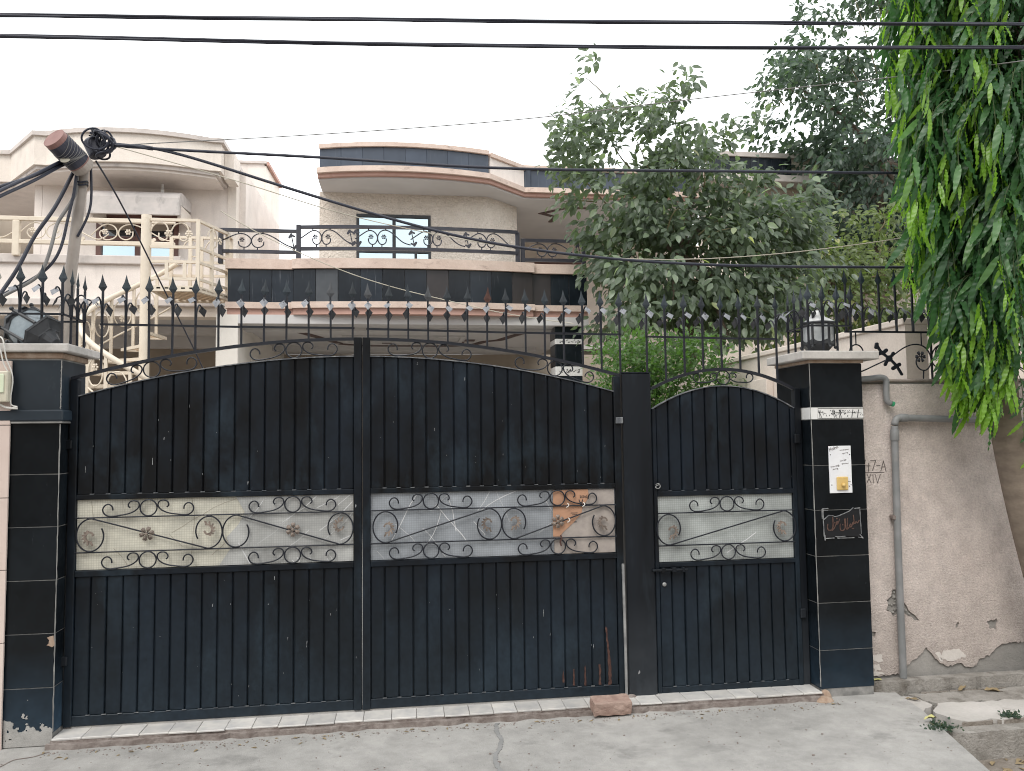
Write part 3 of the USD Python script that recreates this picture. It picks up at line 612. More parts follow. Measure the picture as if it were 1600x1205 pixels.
def flower(cx, cz, rad, y=-.02, n=6, ph=0.0):
    o = []
    for k in range(n):
        a = ph + k * 2 * math.pi / n; ca, sa = math.cos(a), math.sin(a)
        pet = [(.18, 0), (.5, .26), (.85, .30), (1.0, .12), (.93, 0), (1.0, -.12), (.85, -.30), (.5, -.26)]
        v = [(cx + rad * (u * ca - w * sa), y + .006 - .012 * (u * (1.2 - u)) , cz + rad * (u * sa + w * ca)) for u, w in pet]
        c = (cx + rad * .6 * ca, y - .008, cz + rad * .6 * sa); c2 = (cx + rad * .6 * ca, y + .006, cz + rad * .6 * sa)
        vv = np.array(v + [c, c2]); f = []
        for i in range(8): j = (i + 1) % 8; f += [[i, j, 8], [j, i, 9]]
        o.append((vv, np.array(f)))
    o.append(moved(trimesh.creation.icosphere(2, 1), (cx, y - .006, cz), np.diag([rad * .22, .008, rad * .22])))
    return o
def acanthus(cx, cz, rad, y=-.02, mx=1, mz=1, thick=.006):
    """curled leaf: tapering spiral with lobes along its outer side"""
    o = []; t = np.linspace(0, 1, 40)
    ang = np.radians(-105 + 265 * t); rr = rad * (.92 - .50 * t)
    px, pz = rr * np.cos(ang), rr * np.sin(ang)
    for i in range(39):
        o.append(LineString([(px[i], pz[i]), (px[i + 1], pz[i + 1])]).buffer(rad * (.10 + .05 * math.sin(math.pi * t[i])), 3))
    for k in range(7):
        i = 2 + k * 4; ox, oz = math.cos(ang[i]), math.sin(ang[i]); l = rad * (.62 - .045 * k)
        tx, tz = math.sin(ang[i]), -math.cos(ang[i])
        o.append(LineString([(px[i], pz[i]), (px[i] + ox * l * .8 + tx * l * .5, pz[i] + oz * l * .8 + tz * l * .5)]).buffer(rad * .125, 3))
    o.append(Point(px[-1], pz[-1]).buffer(rad * .16, 4))
    u = unary_union(o).simplify(rad * .012)
    from shapely import affinity
    u = affinity.translate(affinity.scale(u, mx, mz, origin=(0, 0)), cx, cz)
    return extr(u, y - thick, y + .002)

def panel_strip(xa, xb, z0, za, zb, y0, depth=.014, ch=.004, bow=0.0, tilt=0.0):
    """pressed sheet strip: chamfered front, sloping top edge"""
    F = [(xa + ch, z0 + .001), (xb - ch, z0 + .001), (xb - ch, zb - .001), (xa + ch, za - .001)]
    O = [(xa, z0), (xb, z0), (xb, zb), (xa, za)]
    M = [(xa, z0), (xb, z0), (xb, zb), (xa, za)]
    v = []; 
    mid = (z0 + (za + zb) / 2) / 2
    for (x, z) in F: v.append((x, y0 + tilt * (x - (xa + xb) / 2), z))
    for (x, z) in O: v.append((x, y0 + ch * 1.2, z))
    for (x, z) in M: v.append((x, y0 + depth, z))
    # middle row of front for a slight dent
    v += [(xa + ch, y0 + bow + tilt * (-.04), mid), (xb - ch, y0 + bow + tilt * .04, mid)]
    f = [[0, 1, 13], [0, 13, 12], [12, 13, 2], [12, 2, 3]]
    for a, b in ((0, 4), (4, 8)):
        for k in range(4):
            i, j = a + k, a + (k + 1) % 4
            f += [[i, i + 4, j + 4], [i, j + 4, j]]
    f += [[8, 10, 9], [8, 11, 10]]
    return np.array(v, float), np.array(f)

# ------------------------------------------------------------------ the two driveway gate leaves and the wicket
def strips(P, x0, x1, n, z0f, ztop, seed, y0=0.0, name='panel_strip', gap=.007):
    r = random.Random(seed); w = (x1 - x0) / n
    for k in range(n):
        a, b = x0 + k * w + gap / 2, x0 + (k + 1) * w - gap / 2
        za, zb = (ztop(a), ztop(b)) if callable(ztop) else (ztop, ztop)
        obj(name, panel_strip(a, b, z0f, za, zb, y0 + r.uniform(-.001, .001), bow=r.uniform(-.002, .003), tilt=r.uniform(-.03, .03)), 'gate_paint', P)

PAN = lambda x: 2.08 - .0916 * (x + .25) ** 2
ARC = lambda x: 2.184 - .0885 * (x + .25) ** 2
def arch_bar(P, name, f, x0, x1, a, b, mt, y=.006, n=24):
    xs = np.linspace(x0, x1, n); return obj(name, sweep_rect([(x, y, f(x)) for x in xs], a, b), mt, P)

def band(P, x0, x1, z0, z1, gl, scrolls, ss, fl, lf, seed, crack=12):
    pane = obj('glass_pane', bx(x0, x1, .010, .016, z0, z1), gl, P)
    r = random.Random(seed); o = []
    wide = .0022 if gl != 'wired_glass_cream' else .0012
    for k in range(crack):
        x, z = r.uniform(x0 + .02, x1 - .02), r.uniform(z0 + .01, z1 - .01); a = r.choice([35, 40, -45, -50, 55, 100]) + r.uniform(-12, 12); L = r.uniform(.08, .42)
        p = [(x, z)]
        for q in range(6): a += r.uniform(-9, 9); p.append((p[-1][0] + L / 6 * math.cos(math.radians(a)), p[-1][1] + L / 6 * math.sin(math.radians(a))))
        o.append(LineString(p).buffer(r.uniform(.0006, wide)))
    if o:
        o = unary_union(o).intersection(Polygon([(x0 + .004, z0 + .004), (x1 - .004, z0 + .004), (x1 - .004, z1 - .004), (x0 + .004, z1 - .004)]))
        obj('crack', extr(o, .0088, .0098), 'crack_line' if gl != 'wired_glass_cream' else 'crack_dark', pane)
    h = z1 - z0; zu, zl_ = z0 + h * .745, z0 + h * .252; s = .00088
    for z in (zu, zl_): obj('glazing_bar', tube([(x0 - .002, -.010, z), ((x0 + x1) / 2, -.010, z), (x1 + .002, -.010, z)], .0042, 7), 'iron', P, smooth=True)
    for cx in scrolls:
        for zc, off in ((zu + .050, 0), (zl_ - .050, .0)):
            rg = obj('ring', ring(cx, zc, .0455), 'iron', P, smooth=True)
            obj('scroll', c_scroll(cx, zc, s, 1), 'iron', P, smooth=True); obj('scroll', c_scroll(cx, zc, s, -1), 'iron', P, smooth=True)
    zc = (zu + zl_) / 2; rad = (zu - zl_) / 2 - .004
    for a, b, dn in ss: obj('long_scroll', s_scroll(a, b, zc, rad, down=dn), 'iron', P, smooth=True)
    for x, dz, ph in fl: obj('flower', flower(x, zc + dz, .042, ph=ph), 'cast_ornament', P, smooth=False)
    for x, dz, mx, mz in lf: obj('acanthus_leaf', acanthus(x, zc + dz, .037, mx=mx, mz=mz), 'cast_ornament', P)

def gate_leaf(label, xo, xi, side, n, pk, ra, rb, ta, tb, gl, scrolls, ss, fl, lf, seed, crack):
    P = thing('gate_leaf', label, 'gate')
    a, b = min(xo, xi), max(xo, xi)
    z_o = 1.95
    so = (xo, xo + side * .042); si = (xi - side * .046, xi)
    obj('stile', bx(min(so), max(so), -.012, .034, .012, ARC(xo) - .006, .003), 'gate_paint', P)
    obj('stile', bx(min(si), max(si), -.014, .034, .012, 2.193, .003), 'gate_paint', P)
    x0, x1 = min(so[1], si[0]), max(so[1], si[0])
    if x0 > x1: x0, x1 = x1, x0
    obj('backing_sheet', extr(Polygon([(x0, .02)] + [(x1, .02)] + [(x, PAN(x) - .003) for x in np.linspace(x1, x0, 20)]).difference(Polygon([(x0 + .006, .87), (x1 - .006, .87), (x1 - .006, 1.258), (x0 + .006, 1.258)])), .016, .024), 'gate_paint', P)
    strips(P, x0, x1, n, 1.292, lambda x: PAN(x) - .002, seed)
    strips(P, x0, x1, n, .072, .830, seed + 1)
    obj('rail', bx(x0, x1, -.010, .03, 1.2615, 1.2905, .003), 'gate_paint', P)
    obj('rail', bx(x0, x1, -.010, .03, .8315, .866, .003), 'gate_paint', P)
    obj('bottom_rail', bx(x0, x1, -.008, .03, .014, .070, .003), 'gate_paint', P)
    obj('worn_weld', [bx(x0 + (x1 - x0) * (k + q) / n - .012, x0 + (x1 - x0) * (k + q) / n + .012, -.0105, -.006, z, z + .004) for k in range(1, n) for q, z in ((0, .0705), (0.0, 1.2908))], 'worn_edge', P, kind='stuff')
    arch_bar(P, 'top_edge', PAN, x0, x1, .006, .03, 'worn_edge')
    arch_bar(P, 'arch_rail', ARC, a if side < 0 or a < -1 else a, b, .018, .022, 'iron')
    # scrolls between the arch and the panels
    for cx in (scrolls if len(scrolls) == 2 else scrolls):
        sl = -.177 * (cx + .25); zc = (PAN(cx) + ARC(cx)) / 2 - .002
        obj('ring', ring(cx, zc, .046, .004), 'iron', P, smooth=True)
        for m in (1, -1):
            ang = math.degrees(math.atan(sl)); cs = c_scroll(0, 0, .00090, m, 0, .004)
            obj('scroll', moved(cs, (cx, 0, zc), rot([0, 1, 0], -ang)), 'iron', P, smooth=True)
    xs = sorted(pk); X0, X1 = xs[0], xs[-1]
    lerp = lambda x, u, v: u + (v - u) * (x - X0) / (X1 - X0)
    obj('picket_rail', sweep_rect([(X0 - .01, 0, ra), ((X0 + X1) / 2, 0, (ra + rb) / 2 - .003), (X1 + .01, 0, rb)], .012, .010), 'iron', P)
    for i, x in enumerate(xs):
        sm = 'iron_spear'
        picket(P, x, 0.0, ARC(x) + .004, lerp(x, ra, rb), lerp(x, ta, tb) + .012, seed * 100 + i, spear_mat='iron_leaf' if (seed == 21 and i == 10) or (seed == 31 and i in (0, 3)) else ('rust' if seed == 31 and i == 6 else sm))
    r = random.Random(seed + 5); o = []
    for q in range(34):
        x, z = r.uniform(x0 + .02, x1 - .02), r.choice([r.uniform(.1, .8), r.uniform(1.32, PAN(x0) - .05)]); l = r.choice([.003, .004, .005, .008, .03]) * r.uniform(.6, 1.5); w_ = r.uniform(.001, .0024)
        o.append(rough_poly([(x, z), (x + w_, z), (x + w_ + .06 * l, z + l), (x + .06 * l, z + l)], .0006, .004, seed * 50 + q))
    obj('paint_chip', extr(unary_union(o), -.0034, -.0024), 'chip', P, kind='stuff')
    band(P, x0 + .002, x1 - .002, .868, 1.260, gl, scrolls, ss, fl, lf, seed, crack)
    return P

GX = lambda px: -1.836 + (px - 120) / 430.0 * 1.53
lp = [-1.721, -1.570, -1.435, -1.302, -1.172, -1.040, -.909, -.785, -.655, -.537, -.484 + .07, -.345]
lp = [-1.721 + k * (1.721 - .305) / 11 for k in range(12)]
gl1 = gate_leaf('left leaf of the black driveway gate, cream glass band with two flowers', -1.879, -.252, 1, 18, lp, 2.262, 2.249, 2.541, 2.520, 'wired_glass_cream', [-1.446, -.648],
    [(-1.750, -1.120, True), (-.960, -.380, True)], [(-1.452, 0, .2), (-.645, .0, .5)], [(-1.752, -.004, -1, 1), (-1.122, .01, 1, -1), (-.372, .012, -1, -1)], 21, 16)
# the pale half of that pane
gp = obj('glass_pane', extr(Polygon([(-.97, 1.259), (-.92, 1.17), (-.955, 1.10), (-1.02, 1.03), (-1.0, .96), (-1.06, .869), (-.302, .869), (-.302, 1.259)]), .0035, .0088), 'wired_glass_mid', gl1, label='cracked greyer right half of the glass band')
o = []; r = random.Random(77)
for k in range(15):
    x, z, a, L_ = r.uniform(-.98, -.36), r.uniform(.88, 1.2), r.choice([40, 45, -48, -55, 30, -40]) + r.uniform(-8, 8), r.uniform(.12, .36)
    o.append(LineString([(x, z), (x + L_ * .5 * math.cos(math.radians(a)), z + L_ * .5 * math.sin(math.radians(a))), (x + L_ * math.cos(math.radians(a + 5)), z + L_ * math.sin(math.radians(a + 5)))]).buffer(r.uniform(.0007, .0022)))
obj('crack', extr(unary_union(o).intersection(Polygon([(-.99, .873), (-.306, .873), (-.306, 1.255), (-.95, 1.255)])), .0022, .0034), 'crack_line', gp)
rp = [-.215 + k * (1.343 + .215) / 13 for k in range(14)]
gl2 = gate_leaf('right leaf of the black driveway gate, glass patched with orange sheet', 1.335, -.248, -1, 18, rp, 2.245, 2.219, 2.513, 2.479, 'wired_glass', [.155, .925],
    [(-.108, .500, False), (.660, 1.208, False)], [(.925, .005, .52)], [(-.105, -.0, 1, 1), (.500, .01, -1, 1), (.652, .015, 1, 1), (1.215, .0, -1, 1)], 31, 22)
obj('brown_board', bx(.905, 1.286, .0035, .0092, .869, 1.255), 'brown_board', gl2)
osh = obj('orange_sheet', extr(Polygon([(.90, 1.256), (1.12, 1.258), (1.125, 1.21), (1.085, 1.15), (1.075, 1.11), (1.03, 1.06), (.96, 1.0), (.94, .975), (.897, .975)]), .0005, .0028), 'orange_sheet', gl2, label='torn orange sheet behind the scrollwork')
wd = scrawl('3X3OC', 0, 0, .014, 0, .0011)
from shapely import affinity
obj('printing', extr(affinity.translate(wd, 1.068, 1.205), -.0008, .0004), 'ink', osh)
obj('printing', extr(unary_union([affinity.translate(scrawl('A', 0, 0, .04, 180, .0025), 1.085, 1.195), LineString([(1.01, 1.115), (1.05, 1.115)]).buffer(.0016), LineString([(1.02, 1.105), (1.05, 1.105)]).buffer(.0014), LineString([(1.03, 1.06), (1.045, 1.062)]).buffer(.0016)]), -.0008, .0004), 'ink', osh)
obj('tie_ribbon', tube(cubic([(.94, -.016, .985), (.945, -.02, .965), (.938, -.018, .945), (.944, -.02, .92)], 14), .005, 6), 'rust', gl2)
for x, z in ((.985, 1.165), (1.085, 1.168), (.99, 1.075)): obj('plastic_tie', tube(cubic([(x, -.018, z + .012), (x + .008, -.024, z), (x - .006, -.02, z - .014)], 8), .0028, 6), 'cable_white', gl2)
obj('drop_rod', tube([(1.332, -.022, .0), (1.330, -.022, .4), (1.326, -.022, .80)], .009, 10), 'steel_rod', gl2, smooth=True)
for k, (x, z, hh) in enumerate(((1.075, .075, .12), (1.005, .08, .10), (.94, .10, .07))):
    obj('rust_streak', extr(rough_poly([(x, z), (x + .012, z), (x + .009, z + hh), (x + .003, z + hh)], .002, .012, k), -.0032, -.0022), 'rust', gl2)
obj('rust_streak', extr(rough_poly([(1.225, .07), (1.245, .07), (1.245, .2), (1.232, .30), (1.222, .42), (1.212, .42), (1.222, .28), (1.226, .2)], .003, .012, 9), -.0032, -.0022), 'rust', gl2)
obj('rust_streak', extr(rough_poly([(1.165, .075), (1.18, .075), (1.178, .2), (1.168, .2)], .003, .012, 11), -.0032, -.0022), 'rust', gl2)
obj('hinge', bx(1.30, 1.345, -.03, -.012, 1.66, 1.70, .003), 'worn_edge', gl2)
for z in (.35, 1.55): obj('hinge', bx(-1.9, -1.86, -.028, -.010, z, z + .05, .004), 'gate_post_paint', gl1)

GP = thing('gate_post', 'square black steel post between the driveway gate and the wicket', 'gate post')
obj('post', bx(1.348, 1.530, -.02, .15, -.2, 1.975, .006), 'gate_post_paint', GP)
obj('post_lid', bx(1.345, 1.533, -.023, .153, 1.9755, 1.981, .002), 'gate_post_paint', GP)
obj('base_weld', moved(trimesh.creation.icosphere(2, 1), (1.36, -.03, .0), np.diag([.03, .02, .018])), 'mortar_brown', GP, smooth=True)

WP = lambda x: 1.894 - .647 * (x - 2.012) ** 2
WA = lambda x: 2.000 - .555 * (x - 2.012) ** 2
P = WK = thing('wicket_gate', 'narrow black wicket gate with arched top and one pale glass pane', 'gate')
obj('stile', bx(1.537, 1.562, -.01, .034, -.012, 1.752, .003), 'gate_paint', P)
obj('stile', bx(2.460, 2.488, -.01, .034, -.012, 1.748, .003), 'gate_paint', P)
x0, x1 = 1.562, 2.460
obj('backing_sheet', extr(Polygon([(x0, 0)] + [(x1, 0)] + [(x, WP(x) - .003) for x in np.linspace(x1, x0, 20)]).difference(Polygon([(x0 + .006, .80), (x1 - .006, .80), (x1 - .006, 1.196), (x0 + .006, 1.196)])), .016, .024), 'gate_paint', P)
strips(P, x0, x1, 11, 1.236, lambda x: WP(x) - .002, 51); strips(P, x0, x1, 11, .04, .765, 52)
obj('rail', bx(x0, x1, -.01, .03, 1.204, 1.2345, .003), 'gate_paint', P); obj('rail', bx(x0, x1, -.01, .03, .7665, .793, .003), 'gate_paint', P)
obj('bottom_rail', bx(x0, x1, -.008, .03, -.012, .0385, .003), 'gate_paint', P)
obj('worn_weld', [bx(x0 + (x1 - x0) * k / 11 - .01, x0 + (x1 - x0) * k / 11 + .01, -.0105, -.006, z, z + .004) for k in range(1, 11) for z in (.0395, 1.2352)], 'worn_edge', P, kind='stuff')
arch_bar(P, 'top_edge', WP, 1.54, 2.486, .006, .03, 'worn_edge'); arch_bar(P, 'arch_rail', WA, 1.536, 2.49, .018, .022, 'iron')
obj('ring', ring(2.018, (WP(2.012) + WA(2.012)) / 2, .045, .004), 'iron', P, smooth=True)
for m in (1, -1): obj('scroll', moved(c_scroll(0, 0, .00072, m, 0, .004), (2.018 , 0, (WP(2.012) + WA(2.012)) / 2 - .012), rot([0, 1, 0], 6 * m)), 'iron', P, smooth=True)
xs = [1.515 + .124 * k for k in range(8)]
obj('picket_rail', sweep_rect([(1.51, 0, 2.207), (1.95, 0, 2.200), (2.392, 0, 2.195)], .012, .010), 'iron', P)
for i, x in enumerate(xs): picket(P, x, 0.0, max(WA(x), 1.86) + .004, 2.205 - .0014 * i, 2.484, 600 + i)
band(P, x0 + .002, x1 - .002, .796, 1.202, 'wired_glass_wicket', [2.012], [(1.632, 2.385, False)], [], [(1.642, -.005, 1, 1), (2.378, .004, -1, 1)], 61, 3)
bl = obj('sliding_bolt', tube([(1.512, -.028, .752), (1.62, -.028, .752), (1.735, -.028, .752)], .009, 10), 'gate_post_paint', P, smooth=True)
for xa, xb in ((1.57, 1.592), (1.635, 1.662), (1.70, 1.716)): obj('bolt_bracket', bx(xa, xb, -.041, -.002, .738, .767, .003), 'gate_post_paint', bl)
obj('lock_cylinder', moved(lathe([(.013, 0), (.013, .006), (.006, .009)], 14), (1.592, -.003, .662), rot([1, 0, 0], 90)), 'steel_rod', P, smooth=True)
obj('hinge_post', bx(2.4915, 2.535, -.006, .04, -.01, 1.876, .004), 'gate_post_paint', P)
for z in (.42, 1.52): obj('hinge', bx(2.474, 2.512, -.03, -.0065, z, z + .06, .006), 'gate_post_paint', P)
obj('tied_wire', tube(cubic([(1.548, -.014, 1.275), (1.562, -.028, 1.285), (1.575, -.022, 1.268), (1.56, -.03, 1.255), (1.545, -.02, 1.262), (1.565, -.026, 1.278)], 30), .0028, 6), 'steel_rod', P, smooth=True)

# ------------------------------------------------------------------ spiked cages on the pillars and the fence over the right wall
def cage(label, xs, ys, xb, z0, zr, tip, sgn, seed, pale=()):
    """front row at y = -0.10 and one side row receding"""
    P = thing('spiked_cage', label, 'railing')
    for i, x in enumerate(xs): picket(P, x, -.10, z0, zr, tip, seed + i, size=1.05, leaf_mats=('iron_leaf_skylit', 'iron_leaf'), spear_mat='iron_pale' if i in pale else 'iron_spear', tops=(.15, .13))
    for i, y in enumerate(ys): picket(P, xb, y, z0, zr, tip - .004, seed + 20 + i, dirs=((sgn, 0), (-sgn, 0)), size=1.0, ang=90, tops=(.12, .12))
    obj('rail', bx(min(xs) - .08 if sgn > 0 else xb, xb if sgn > 0 else max(xs) + .01, -.112, -.102, zr - .004, zr + .006), 'iron', P)
    obj('rail', bx(xb - .005, xb + .005, -.1, max(ys) + .02, zr - .0045, zr + .0055), 'iron', P)
    obj('rail', bx(min(xs), max(xs), max(ys) + .002, max(ys) + .012, zr - .005, zr + .005), 'iron', P)
    return P
cage('spiked iron cage around the fallen lantern on the left pillar', [-2.235, -2.116, -2.002, -1.893], [.0, .09, .185], -1.888, 2.134, 2.302, 2.585, 1, 700, pale=(0,))
cage('spiked iron cage around the upright lantern on the right pillar', [2.552, 2.652, 2.748, 2.842], [-.02, .07, .165], 2.552, 2.104, 2.268, 2.538, -1, 740)

RF = thing('wall_railing', 'black iron railing of scrolls and spikes on the right boundary wall', 'railing')
obj('rail', bx(2.88, 4.55, .025, .037, 2.244, 2.256), 'iron', RF)
for i in range(14): picket(RF, 2.893 + .12 * i, .031, 2.256, 2.256, 2.672, 800 + i, size=1.05, tops=(.15, .14))
for x in (2.957, 3.428, 3.90, 4.3):
    obj('stem', tube([(x, .031, 2.244), (x, .031, 2.20), (x, .031, 2.163)], .0045, 6), 'iron', RF)
def vine(dx):
    a = cubic([(2.905 + dx, .031, 2.10), (2.92 + dx, .031, 2.145), (2.957 + dx, .031, 2.165), (2.995 + dx, .031, 2.145), (3.01 + dx, .031, 2.10)], 20)
    b = cubic([(2.90 + dx, .031, 1.975), (2.98 + dx, .031, 1.985), (3.09 + dx, .031, 2.03), (3.19 + dx, .031, 2.075), (3.29 + dx, .031, 2.14), (3.38 + dx, .031, 2.168), (3.45 + dx, .031, 2.15), (3.49 + dx, .031, 2.09), (3.485 + dx, .031, 2.03), (3.45 + dx, .031, 1.995), (3.40 + dx, .031, 2.01), (3.385 + dx, .031, 2.06), (3.41 + dx, .031, 2.09)], 70)
    c = cubic([(3.62 + dx, .031, 2.02), (3.59 + dx, .031, 1.995), (3.54 + dx, .031, 2.01), (3.50 + dx, .031, 2.05), (3.505 + dx, .031, 2.11), (3.55 + dx, .031, 2.16), (3.62 + dx, .031, 2.17), (3.70 + dx, .031, 2.14)], 50)
    for q in (a, b, c): obj('vine_scroll', tube(q, .0048, 7), 'iron', RF, smooth=True)
    for x in (3.415, 3.585): obj('flower', flower(x + dx, 2.085, .04, .024, 6), 'iron', RF)
    obj('post', bx(3.492 + dx, 3.503 + dx, .026, .036, 1.92, 2.244), 'iron', RF)
    obj('stem', tube([(3.43 + dx, .031, 1.92), (3.435 + dx, .031, 1.99)], .0045, 6), 'iron', RF)
    le = unary_union([LineString(cubic([(-.085, .095), (-.06, .05), (0, .0), (.05, -.05), (.085, -.105)], 20)).buffer(.008), Point(0, 0).buffer(.022), LineString([(-.085, .095), (-.09, .075)]).buffer(.012), LineString([(-.045, .035), (-.02, .055)]).buffer(.012), LineString([(-.05, .04), (-.075, .03)]).buffer(.011),
                      LineString([(.05, -.05), (.025, -.065)]).buffer(.012), LineString([(.05, -.05), (.07, -.04)]).buffer(.012), LineString([(.02, .02), (.03, .035)]).buffer(.01), LineString([(-.02, -.02), (-.03, -.04)]).buffer(.01)])
    obj('leaf_ornament', extr(affinity.translate(le, 3.185 + dx, 2.072), .018, .028), 'iron', RF)
vine(0); vine(.62)

# ------------------------------------------------------------------ lanterns
def lantern(label, roof_mt, glass_mt, M=None, loc=(0, 0, 0), s=1.0):
    P = thing('pillar_lantern', label, 'lantern')
    T = lambda m: moved(m, loc, M, s)
    hexr = lambda r, k: (r * math.cos(math.radians(60 * k + 30)), r * math.sin(math.radians(60 * k + 30)))
    obj('base', T(lathe([(.062, 0), (.066, .012), (.105, .05), (.107, .058)], 6)), 'lamp_metal', P)
    for k in range(6):
        a, b = hexr(.1, k), hexr(.1, k + 1); t = lambda u, z: (a[0] + (b[0] - a[0]) * u, a[1] + (b[1] - a[1]) * u, z)
        nx, ny = (a[0] + b[0]) / 2, (a[1] + b[1]) / 2; l = math.hypot(nx, ny); n = np.array([nx / l, ny / l, 0]) * .003
        q = np.array([t(.06, .058), t(.94, .058), t(.94, .19), t(.06, .19)]); v = np.vstack([q + n, q - n])
        f = np.array([[0, 1, 2], [0, 2, 3], [4, 6, 5], [4, 7, 6], [0, 4, 5], [0, 5, 1], [1, 5, 6], [1, 6, 2], [2, 6, 7], [2, 7, 3], [3, 7, 4], [3, 4, 0]])
        obj('glass_pane', T((v, f)), glass_mt, P)
        obj('corner_post', T(tube([(a[0] * 1.02, a[1] * 1.02, .045), (a[0] * 1.03, a[1] * 1.03, .12), (a[0] * 1.02, a[1] * 1.02, .195)], .0085, 6)), 'lamp_metal', P)
        # scalloped skirt low on each pane
        sk = np.array([t(.06, .058), t(.94, .058), t(.94, .09), t(.72, .076), t(.5, .072), t(.28, .076), t(.06, .09)]) + n * 1.7
        obj('skirt', T((np.vstack([sk, sk - n * .5]), np.array([[0, 1, 2], [0, 2, 3], [0, 3, 4], [0, 4, 5], [0, 5, 6], [7, 9, 8], [7, 10, 9], [7, 11, 10], [7, 12, 11], [7, 13, 12]]))), 'lamp_metal', P)
        obj('finial_ball', T(moved(trimesh.creation.icosphere(1, .011), (a[0] * 1.09, a[1] * 1.09, .038))), 'lamp_metal', P, smooth=True)
    obj('eave', T(lathe([(.112, .19), (.124, .2), (.118, .208)], 6)), 'lamp_metal', P)
    obj('roof', T(lathe([(.112, .2085), (.07, .232), (.066, .236)], 6)), roof_mt, P)
    obj('chimney', T(lathe([(.058, .2365), (.05, .245), (.03, .285), (.026, .287)], 12)), roof_mt, P)
    return P
lantern('upright six sided black lantern on the right pillar, sheen of its top painted pale', 'lamp_roof_sheen', 'lamp_glass', rot([0, 0, 1], 12), (2.69, .03, 2.105), .98)
# the left one has toppled: its roof end points right and down
tl = rot([0, 1, 0], 118) @ rot([0, 0, 1], 20)
lantern('toppled six sided lantern lying inside the cage on the left pillar', 'lamp_metal', 'lamp_glass_dark', rot([0, 0, 1], -20) @ tl, (-2.20, .02, 2.285), 1.12)

# ------------------------------------------------------------------ walls beside the gate
BW = thing('boundary_wall', 'pink plastered boundary wall right of the gate with peeling foot', 'wall')
obj('cement_core', bx(2.903, 6.2, .012, .22, -.2, 1.915), 'cement', BW)
foot = [(2.905, .03), (3.10, .03), (3.15, .035), (3.238, .11), (3.30, .145), (3.341, .19), (3.37, .165), (3.40, .12), (3.44, .085), (3.484, .065), (3.53, .07), (3.575, .085), (3.60, .066), (3.629, .049), (3.689, .058), (3.714, .098), (3.79, .12), (3.857, .173), (3.881, .192), (4.045, .193), (4.2, .21), (4.6, .2), (6.2, .22)]
L = LineString(foot); r = random.Random(17); ft = []
for i in range(260):
    q = L.interpolate(i / 259, normalized=True); ft.append((q.x, q.y + r.uniform(-.006, .006)))
pz = Polygon(ft + [(6.2, 1.9), (2.905, 1.9)]).buffer(0)
hole = unary_union([rough_poly([(3.075, .50), (3.085, .43), (3.12, .40), (3.16, .41), (3.185, .45), (3.19, .52), (3.165, .57), (3.12, .555)], .012, .02, 5), rough_poly([(3.17, .42), (3.19, .50), (3.215, .46), (3.25, .41), (3.29, .385), (3.30, .365), (3.27, .37), (3.22, .40)], .008, .02, 6)])
pz = pz.difference(hole).difference(rough_poly([(2.95, .30), (2.99, .315), (2.99, .275), (2.94, .27)], .006, .015, 8))
pz = pz.difference(rough_poly([(3.56, .33), (3.585, .345), (3.58, .305), (3.555, .305)], .004, .012, 9)).difference(rough_poly([(3.78, .34), (3.86, .35), (3.85, .27), (3.80, .30)], .006, .015, 10))
obj('plaster_coat', extr(pz, 0.0, .0115), 'plaster', BW)
for i, pp in enumerate(([(2.955, .16), (3.02, .165), (3.04, .115), (2.97, .12)], [(2.965, .10), (3.01, .105), (3.02, .065), (2.975, .06)], [(2.95, .052), (3.0, .056), (3.05, .038), (2.95, .034)], [(3.46, .165), (3.58, .17), (3.62, .12), (3.52, .095), (3.44, .115)], [(3.40, .15), (3.43, .16), (3.46, .09), (3.42, .12)])):
    obj('bare_patch', extr(rough_poly(pp, .006, .015, 30 + i), -.0018, -.0003), 'undercoat', BW)
rb = []
r = random.Random(23)
for k in range(46):
    x, z = r.uniform(3.08, 3.19), r.uniform(.41, .56)
    if k > 28: x, z = r.uniform(3.18, 3.28), r.uniform(.38, .46)
    if not hole.contains(Point(x, z)): continue
    rb.append(moved(trimesh.creation.icosphere(1, 1), (x, .012, z), rot([r.random(), r.random(), r.random()], r.uniform(0, 180)) @ np.diag([r.uniform(.008, .018), .008, r.uniform(.006, .014)])))
obj('exposed_rubble', rb, 'cement', BW, kind='stuff')
obj('wall_top', bx(2.903, 6.2, -.004, .222, 1.9155, 1.935, .006), 'wall_cap_dirt', BW)
obj('painted_number', extr(unary_union([scrawl('747-A', 2.912, 1.345, .066, -4, .0026), scrawl('_', 2.945, 1.325, .066, -1, .0022), scrawl('XIV', 2.975, 1.258, .058, -2, .002)]), -.0012, -.0002), 'graffiti', BW)

SW = thing('side_wall', 'cream plastered side wall running back behind the right pillar', 'wall')
obj('wall', bx(3.452, 3.62, .23, 5.2, -.2, 2.33), 'side_wall', SW)
obj('coping', bx(3.43, 3.64, .225, 5.25, 2.3305, 2.375, .006), 'side_wall', SW)
obj('buttress', bx(3.38, 3.4515, 2.2, 2.55, -.2, 2.1, .004), 'side_wall', SW)

